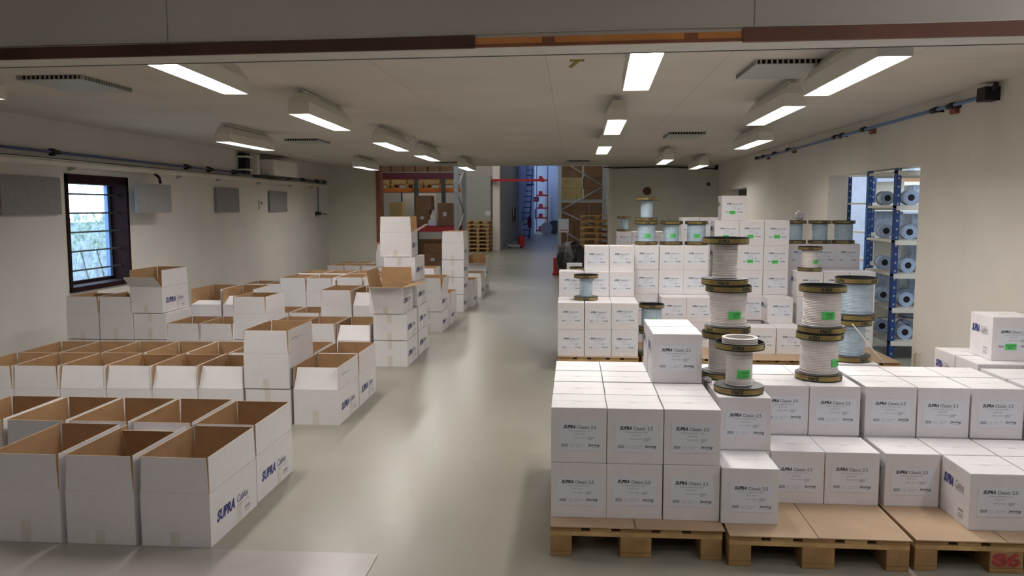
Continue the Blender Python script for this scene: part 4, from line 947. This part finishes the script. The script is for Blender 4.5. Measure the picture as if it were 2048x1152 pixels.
bx(-5.55, 24.7, 0, .42, .5, .95, 'yellowbox', 'tan carton stack base behind the red rack'); bx(-5.53, 24.72, .952, .38, .4, .45, 'yellowbox', 'upper tan carton behind the red rack'); bx(-5.53, 24.72, 1.404, .38, .4, .40, 'yellowbox', 'topmost tan carton behind the red rack')
m = MB(); m.box(0, 0, 0, 1.26, .5, .14, 'darksteel'); m.box(0, 0, .14, 1.26, .5, .17, 'postwhite'); solo('covered_load', m, 'dark bundle with a white cover on the red deck', 'bundle', (-5.65, 22.6, 1.142), 0, None, .01)
# sliding door, red rail, pallets
m = MB(); m.box(0, 0, .02, .98, .06, 2.82, 'door'); m.box(.76, -.004, 1.34, .94, 0, 1.50, 'paper')
m.box(.96, -.01, .02, .985, .0, 2.82, 'darksteel'); solo('sliding_door', m, 'grey sliding door beside the corridor opening, small white notice on it', 'door panel', (-4.08, 31.42, 0))
m = MB(); m.box(0, 0, 0, 1.98, .1, .09, 'red'); m.box(1.88, -.02, -.03, 1.98, .1, .11, 'red'); m.box(0, .05, 0, .05, .3, .08, 'red'); m.box(.1, .05, 0, .15, .3, .08, 'red')
solo('door_rail', m, 'red horizontal rail across the top of the corridor opening', 'rail', (-3.08, 31.28, 2.62))
t = thing('hose_reel', 'black hose coil hung on the corridor wall', 'hose')
m = MB()
for k in range(3): m.tube([(-2.74 + .03 * k, 38.2 + .33 * math.cos(a * math.pi / 8), 1.35 + .33 * math.sin(a * math.pi / 8)) for a in range(16)], .02, ('black', 'lamp', 'black')[k], 6, True)
m.box(-2.79, 38.1, 1.3, -2.70, 38.3, 1.4, 'steel'); link('hose_coil', m.mesh('hose_coil'), t)
def pstack(x, y, n, label, wx=.8, dy=1.2):
    t = thing('pallet_stack', label, 'pallet stack', (x, y, 0))
    m = MB(); simple_pallet_mesh(m, 0, wx, dy); me = m.mesh('wooden_pallet')
    return me, x, y
m = MB(); simple_pallet_mesh(m, 0, .8, 1.2); PME = m.mesh('wooden_pallet')
nth = ['bottom', 'second', 'third', 'fourth', 'fifth', 'sixth', 'seventh', 'eighth', 'ninth', 'tenth']
for k in range(8): tag(link('wooden_pallet', PME, None, (-3.86 + rnd.uniform(-.01, .01), 30.05, .145 * k)), f'{nth[k] if k < 7 else "top"} pallet of the stack before the grey sliding door', 'pallet', 'pallet stack before the sliding door')
for k in range(10): tag(link('wooden_pallet', PME, None, (.19 + rnd.uniform(-.01, .01), 20.45, .1445 * k)), f'{nth[k] if k < 9 else "top"} pallet of the stack beside the end wall opening', 'pallet', 'pallet stack beside the end wall')
# right rack end with brown cartons
t = thing('pallet_rack', 'grey rack end frame with diagonal braces beside the aisle opening', 'rack')
for x in (-.42, .80):
    m = MB(); m.box(x, 22.9, 0, x + .1, 23.0, 4.6, 'steel'); link('upright', m.mesh('upright'), t)
m = MB(); zs = [(.2, 0), (.85, 1), (1.5, 0), (2.15, 1), (2.8, 0), (3.5, 1)]
zs = [(.30, 1), (1.02, 0), (1.60, 0), (2.28, 1), (3.0, 0)]
for (za, sa), (zb, sb) in (((.35, 1), (1.05, 0)), ((1.55, 0), (1.0, 1)), ((1.55, 0), (2.22, 1)), ((2.22, 1), (2.95, 0))):
    m.tube([(-.36 if not sa else .84, 22.95, za), (-.36 if not sb else .84, 22.95, zb)], .02, 'steel', 6)
link('brace', m.mesh('brace'), t)
m = MB(); m.box(-.40, 23.1, 1.82, .88, 24.4, 1.86, 'steel'); link('shelf_deck', m.mesh('shelf_deck'), t); m = MB(); m.box(-.40, 23.1, .60, .88, 24.4, .64, 'steel'); link('shelf_deck', m.mesh('shelf_deck'), t)
for k in range(3):
    bx(-.38, 23.2, 1.862 + .31 * k, .62, .6, .305, 'browncard' if k == 2 else 'yellowbox', f'large brown carton on the grey rack, aisle side column, {["lowest", "middle", "upper"][k]}')
    bx(.30, 23.2, 1.862 + .31 * k, .54, .6, .305, 'browncard', f'large brown carton on the grey rack, wall side column, {["lowest", "middle", "upper"][k]}')
for k in range(2):
    for i in range(3): bx(-.36 + .41 * i, 23.2, .642 + .57 * k + .0, .40, .5, .565, 'browncard', f'brown carton below the rack shelf, {["lower", "upper"][k]}, {["aisle side", "middle", "wall side"][i]}')
bx(-.38, 22.2, 0, .5, .5, .62, 'browncard', 'brown carton on the floor before the grey rack frame')
m = MB(); m.box(0, 0, 0, .26, .02, .36, 'paper'); m.box(.02, -.003, .05, .24, 0, .07, 'red'); m.box(.02, 0, -.95, .05, .02, 0, 'steel'); m.box(.21, 0, -.95, .24, .02, 0, 'steel'); solo('notice_board', m, 'white notice with a red line beside the grey rack frame', 'notice', (-.37, 22.1, .98))
m = MB(); m.box(0, 0, 0, .12, .12, .42, 'red'); m.box(-.02, -.02, 0, .14, .14, .06, 'red'); solo('post_guard', m, 'small red guard at the foot of the aisle opening', 'guard', (-.47, 20.1, 0), 0, None, .02)
crumple('black_sheet', (-.02, 19.3, 0), (.36, .35, .47), 'blackcloth', 'crumpled black plastic sheet hanging behind the rear cartons', 'black sheet', 11)
# corridor objects
t = thing('ladder', 'steep dark ladder at the blue lit corridor wall', 'ladder')
for x in (-2.72, -2.30):
    m = MB(); m.tube([(x, 43.5, 0), (x, 47.5, 3.9)], .03, 'racknavy', 6); link('rail', m.mesh('rail'), t)
m = MB()
for k in range(13): a = (k + .5) / 13; m.tube([(-2.72, 43.5 + 4 * a, 3.9 * a), (-2.30, 43.5 + 4 * a, 3.9 * a)], .025, 'racknavy', 6)
link('rungs', m.mesh('rungs'), t)
m = MB(); m.box(-2.62, 47, 2.9, -2.2, 47.04, 2.96, 'racknavy')
for k in range(6): m.box(-2.62 + .08 * k, 47, 2.9, -2.60 + .08 * k, 47.04, 4.9, 'racknavy')
solo('ladder_cage', m, 'dark railing above the corridor ladder', 'railing')
t = thing('fire_extinguisher', 'red fire extinguisher on the corridor wall beyond the ladder', 'fire extinguisher', (-2.35, 45.2, .55))
m = MB(); m.lathe([(.001, 0), (.10, 0), (.10, .5), (.05, .6), (.001, .6)], 'red', 16); link('cylinder', m.mesh('cylinder'), t)
m = MB(); m.box(-.03, -.03, .6, .03, .03, .68, 'black'); m.tube([(0, -.03, .66), (-.12, -.06, .5), (-.12, -.06, .2)], .015, 'black', 6); link('valve', m.mesh('valve'), t)
m = MB(); m.box(-.14, -.12, -.03, .14, .12, 0, 'steel'); m.tube([(0, 0, -.55), (0, 0, -.03)], .03, 'steel', 6); link('stand', m.mesh('stand'), t)
m = MB(); m.box(-2.42, 51.0, 2.0, -2.10, 51.02, 2.28, 'red')
put(m, 'EXIT', 'paper', -2.40, -2.12, 2.07, 2.21, .02, 0, lambda x, z: (x, 50.995, z)); solo('exit_sign', m, 'small red sign high on the blue lit corridor wall', 'sign')
m = MB(); m.box(-2.32, 50.4, .95, -2.26, 50.6, 1.55, 'black'); solo('wall_strip', m, 'narrow black strip on the blue lit corridor wall', 'strip')
t = thing('red_shelf_rack', 'rack with red shelves at the far end of the corridor', 'rack')
for z in (.05, .9, 1.55, 2.4, 3.4):
    m = MB(); m.box(-2.42, 55.5, z, -1.72, 56.4, z + .10, 'red'); m.box(-2.3, 55.6, z + .1, -2.05, 56.2, z + .33, 'red'); m.box(-2.0, 55.6, z + .1, -1.8, 56.2, z + .25, 'shelfw'); link('shelf', m.mesh('shelf'), t)
for x in (-2.46, -1.72): m = MB(); m.box(x, 55.5, 0, x + .05, 55.6, 4.4, 'racknavy'); link('upright', m.mesh('upright'), t)
t = thing('cable_drum', 'large grey cable drum standing at the end of the corridor', 'cable drum', (-1.62, 50.5, .36))
m = MB(); m.lathe([(.06, -.02), (.36, -.02), (.36, .04), (.06, .04)], 'postwhite', 32, 'y'); link('flange', m.mesh('flange'), t); link('flange', m.mesh('flange'), t, (0, .5, 0))
m = MB(); m.lathe([(.28, .04), (.28, .48)], 'black', 24, 'y'); link('winding', m.mesh('winding'), t)
t = thing('cable_drum', 'darker cable drum behind the large grey one', 'cable drum', (-1.15, 51.5, .42))
m = MB(); m.lathe([(.001, -.02), (.42, -.02), (.42, .04), (.06, .04)], 'darksteel', 32, 'y'); link('flange', m.mesh('flange'), t); link('flange', m.mesh('flange'), t, (0, .5, 0))
m = MB(); m.lathe([(.33, .04), (.33, .48)], 'black', 24, 'y'); link('winding', m.mesh('winding'), t)
m = MB(); m.box(-1.93, 56.9, .3, -1.55, 56.98, 2.4, 'shelfw'); solo('white_door_leaf', m, 'narrow white door leaf against the blue end wall', 'door leaf'); 
t = thing('pallet_truck', 'hand pallet truck parked by the corridor entrance', 'pallet truck', (-2.6, 33.2, 0), R(20))
m = MB(); m.box(0, 0, .06, .5, .12, .14, 'steel'); m.box(0, .3, .06, .5, .42, .14, 'steel'); link('fork', m.mesh('fork'), t)
m = MB(); m.box(.5, .05, .05, .72, .38, .48, 'red'); link('pump', m.mesh('pump', .02), t)
m = MB(); m.tube([(.62, .21, .45), (.66, .21, 1.05)], .02, 'steel', 6); m.tube([(.58, .21, 1.05), (.56, .21, 1.18), (.74, .21, 1.18), (.70, .21, 1.05), (.62, .21, 1.03)], .014, 'steel', 6); link('handle', m.mesh('handle'), t)
m = MB(); m.lathe([(.001, 0), (.07, 0), (.07, .06), (.001, .06)], 'black', 16, 'x', (.58, .21, .07)); m.lathe([(.001, 0), (.04, 0), (.04, .06), (.001, .06)], 'black', 12, 'x', (.05, .06, .04)); link('wheels', m.mesh('wheels'), t)
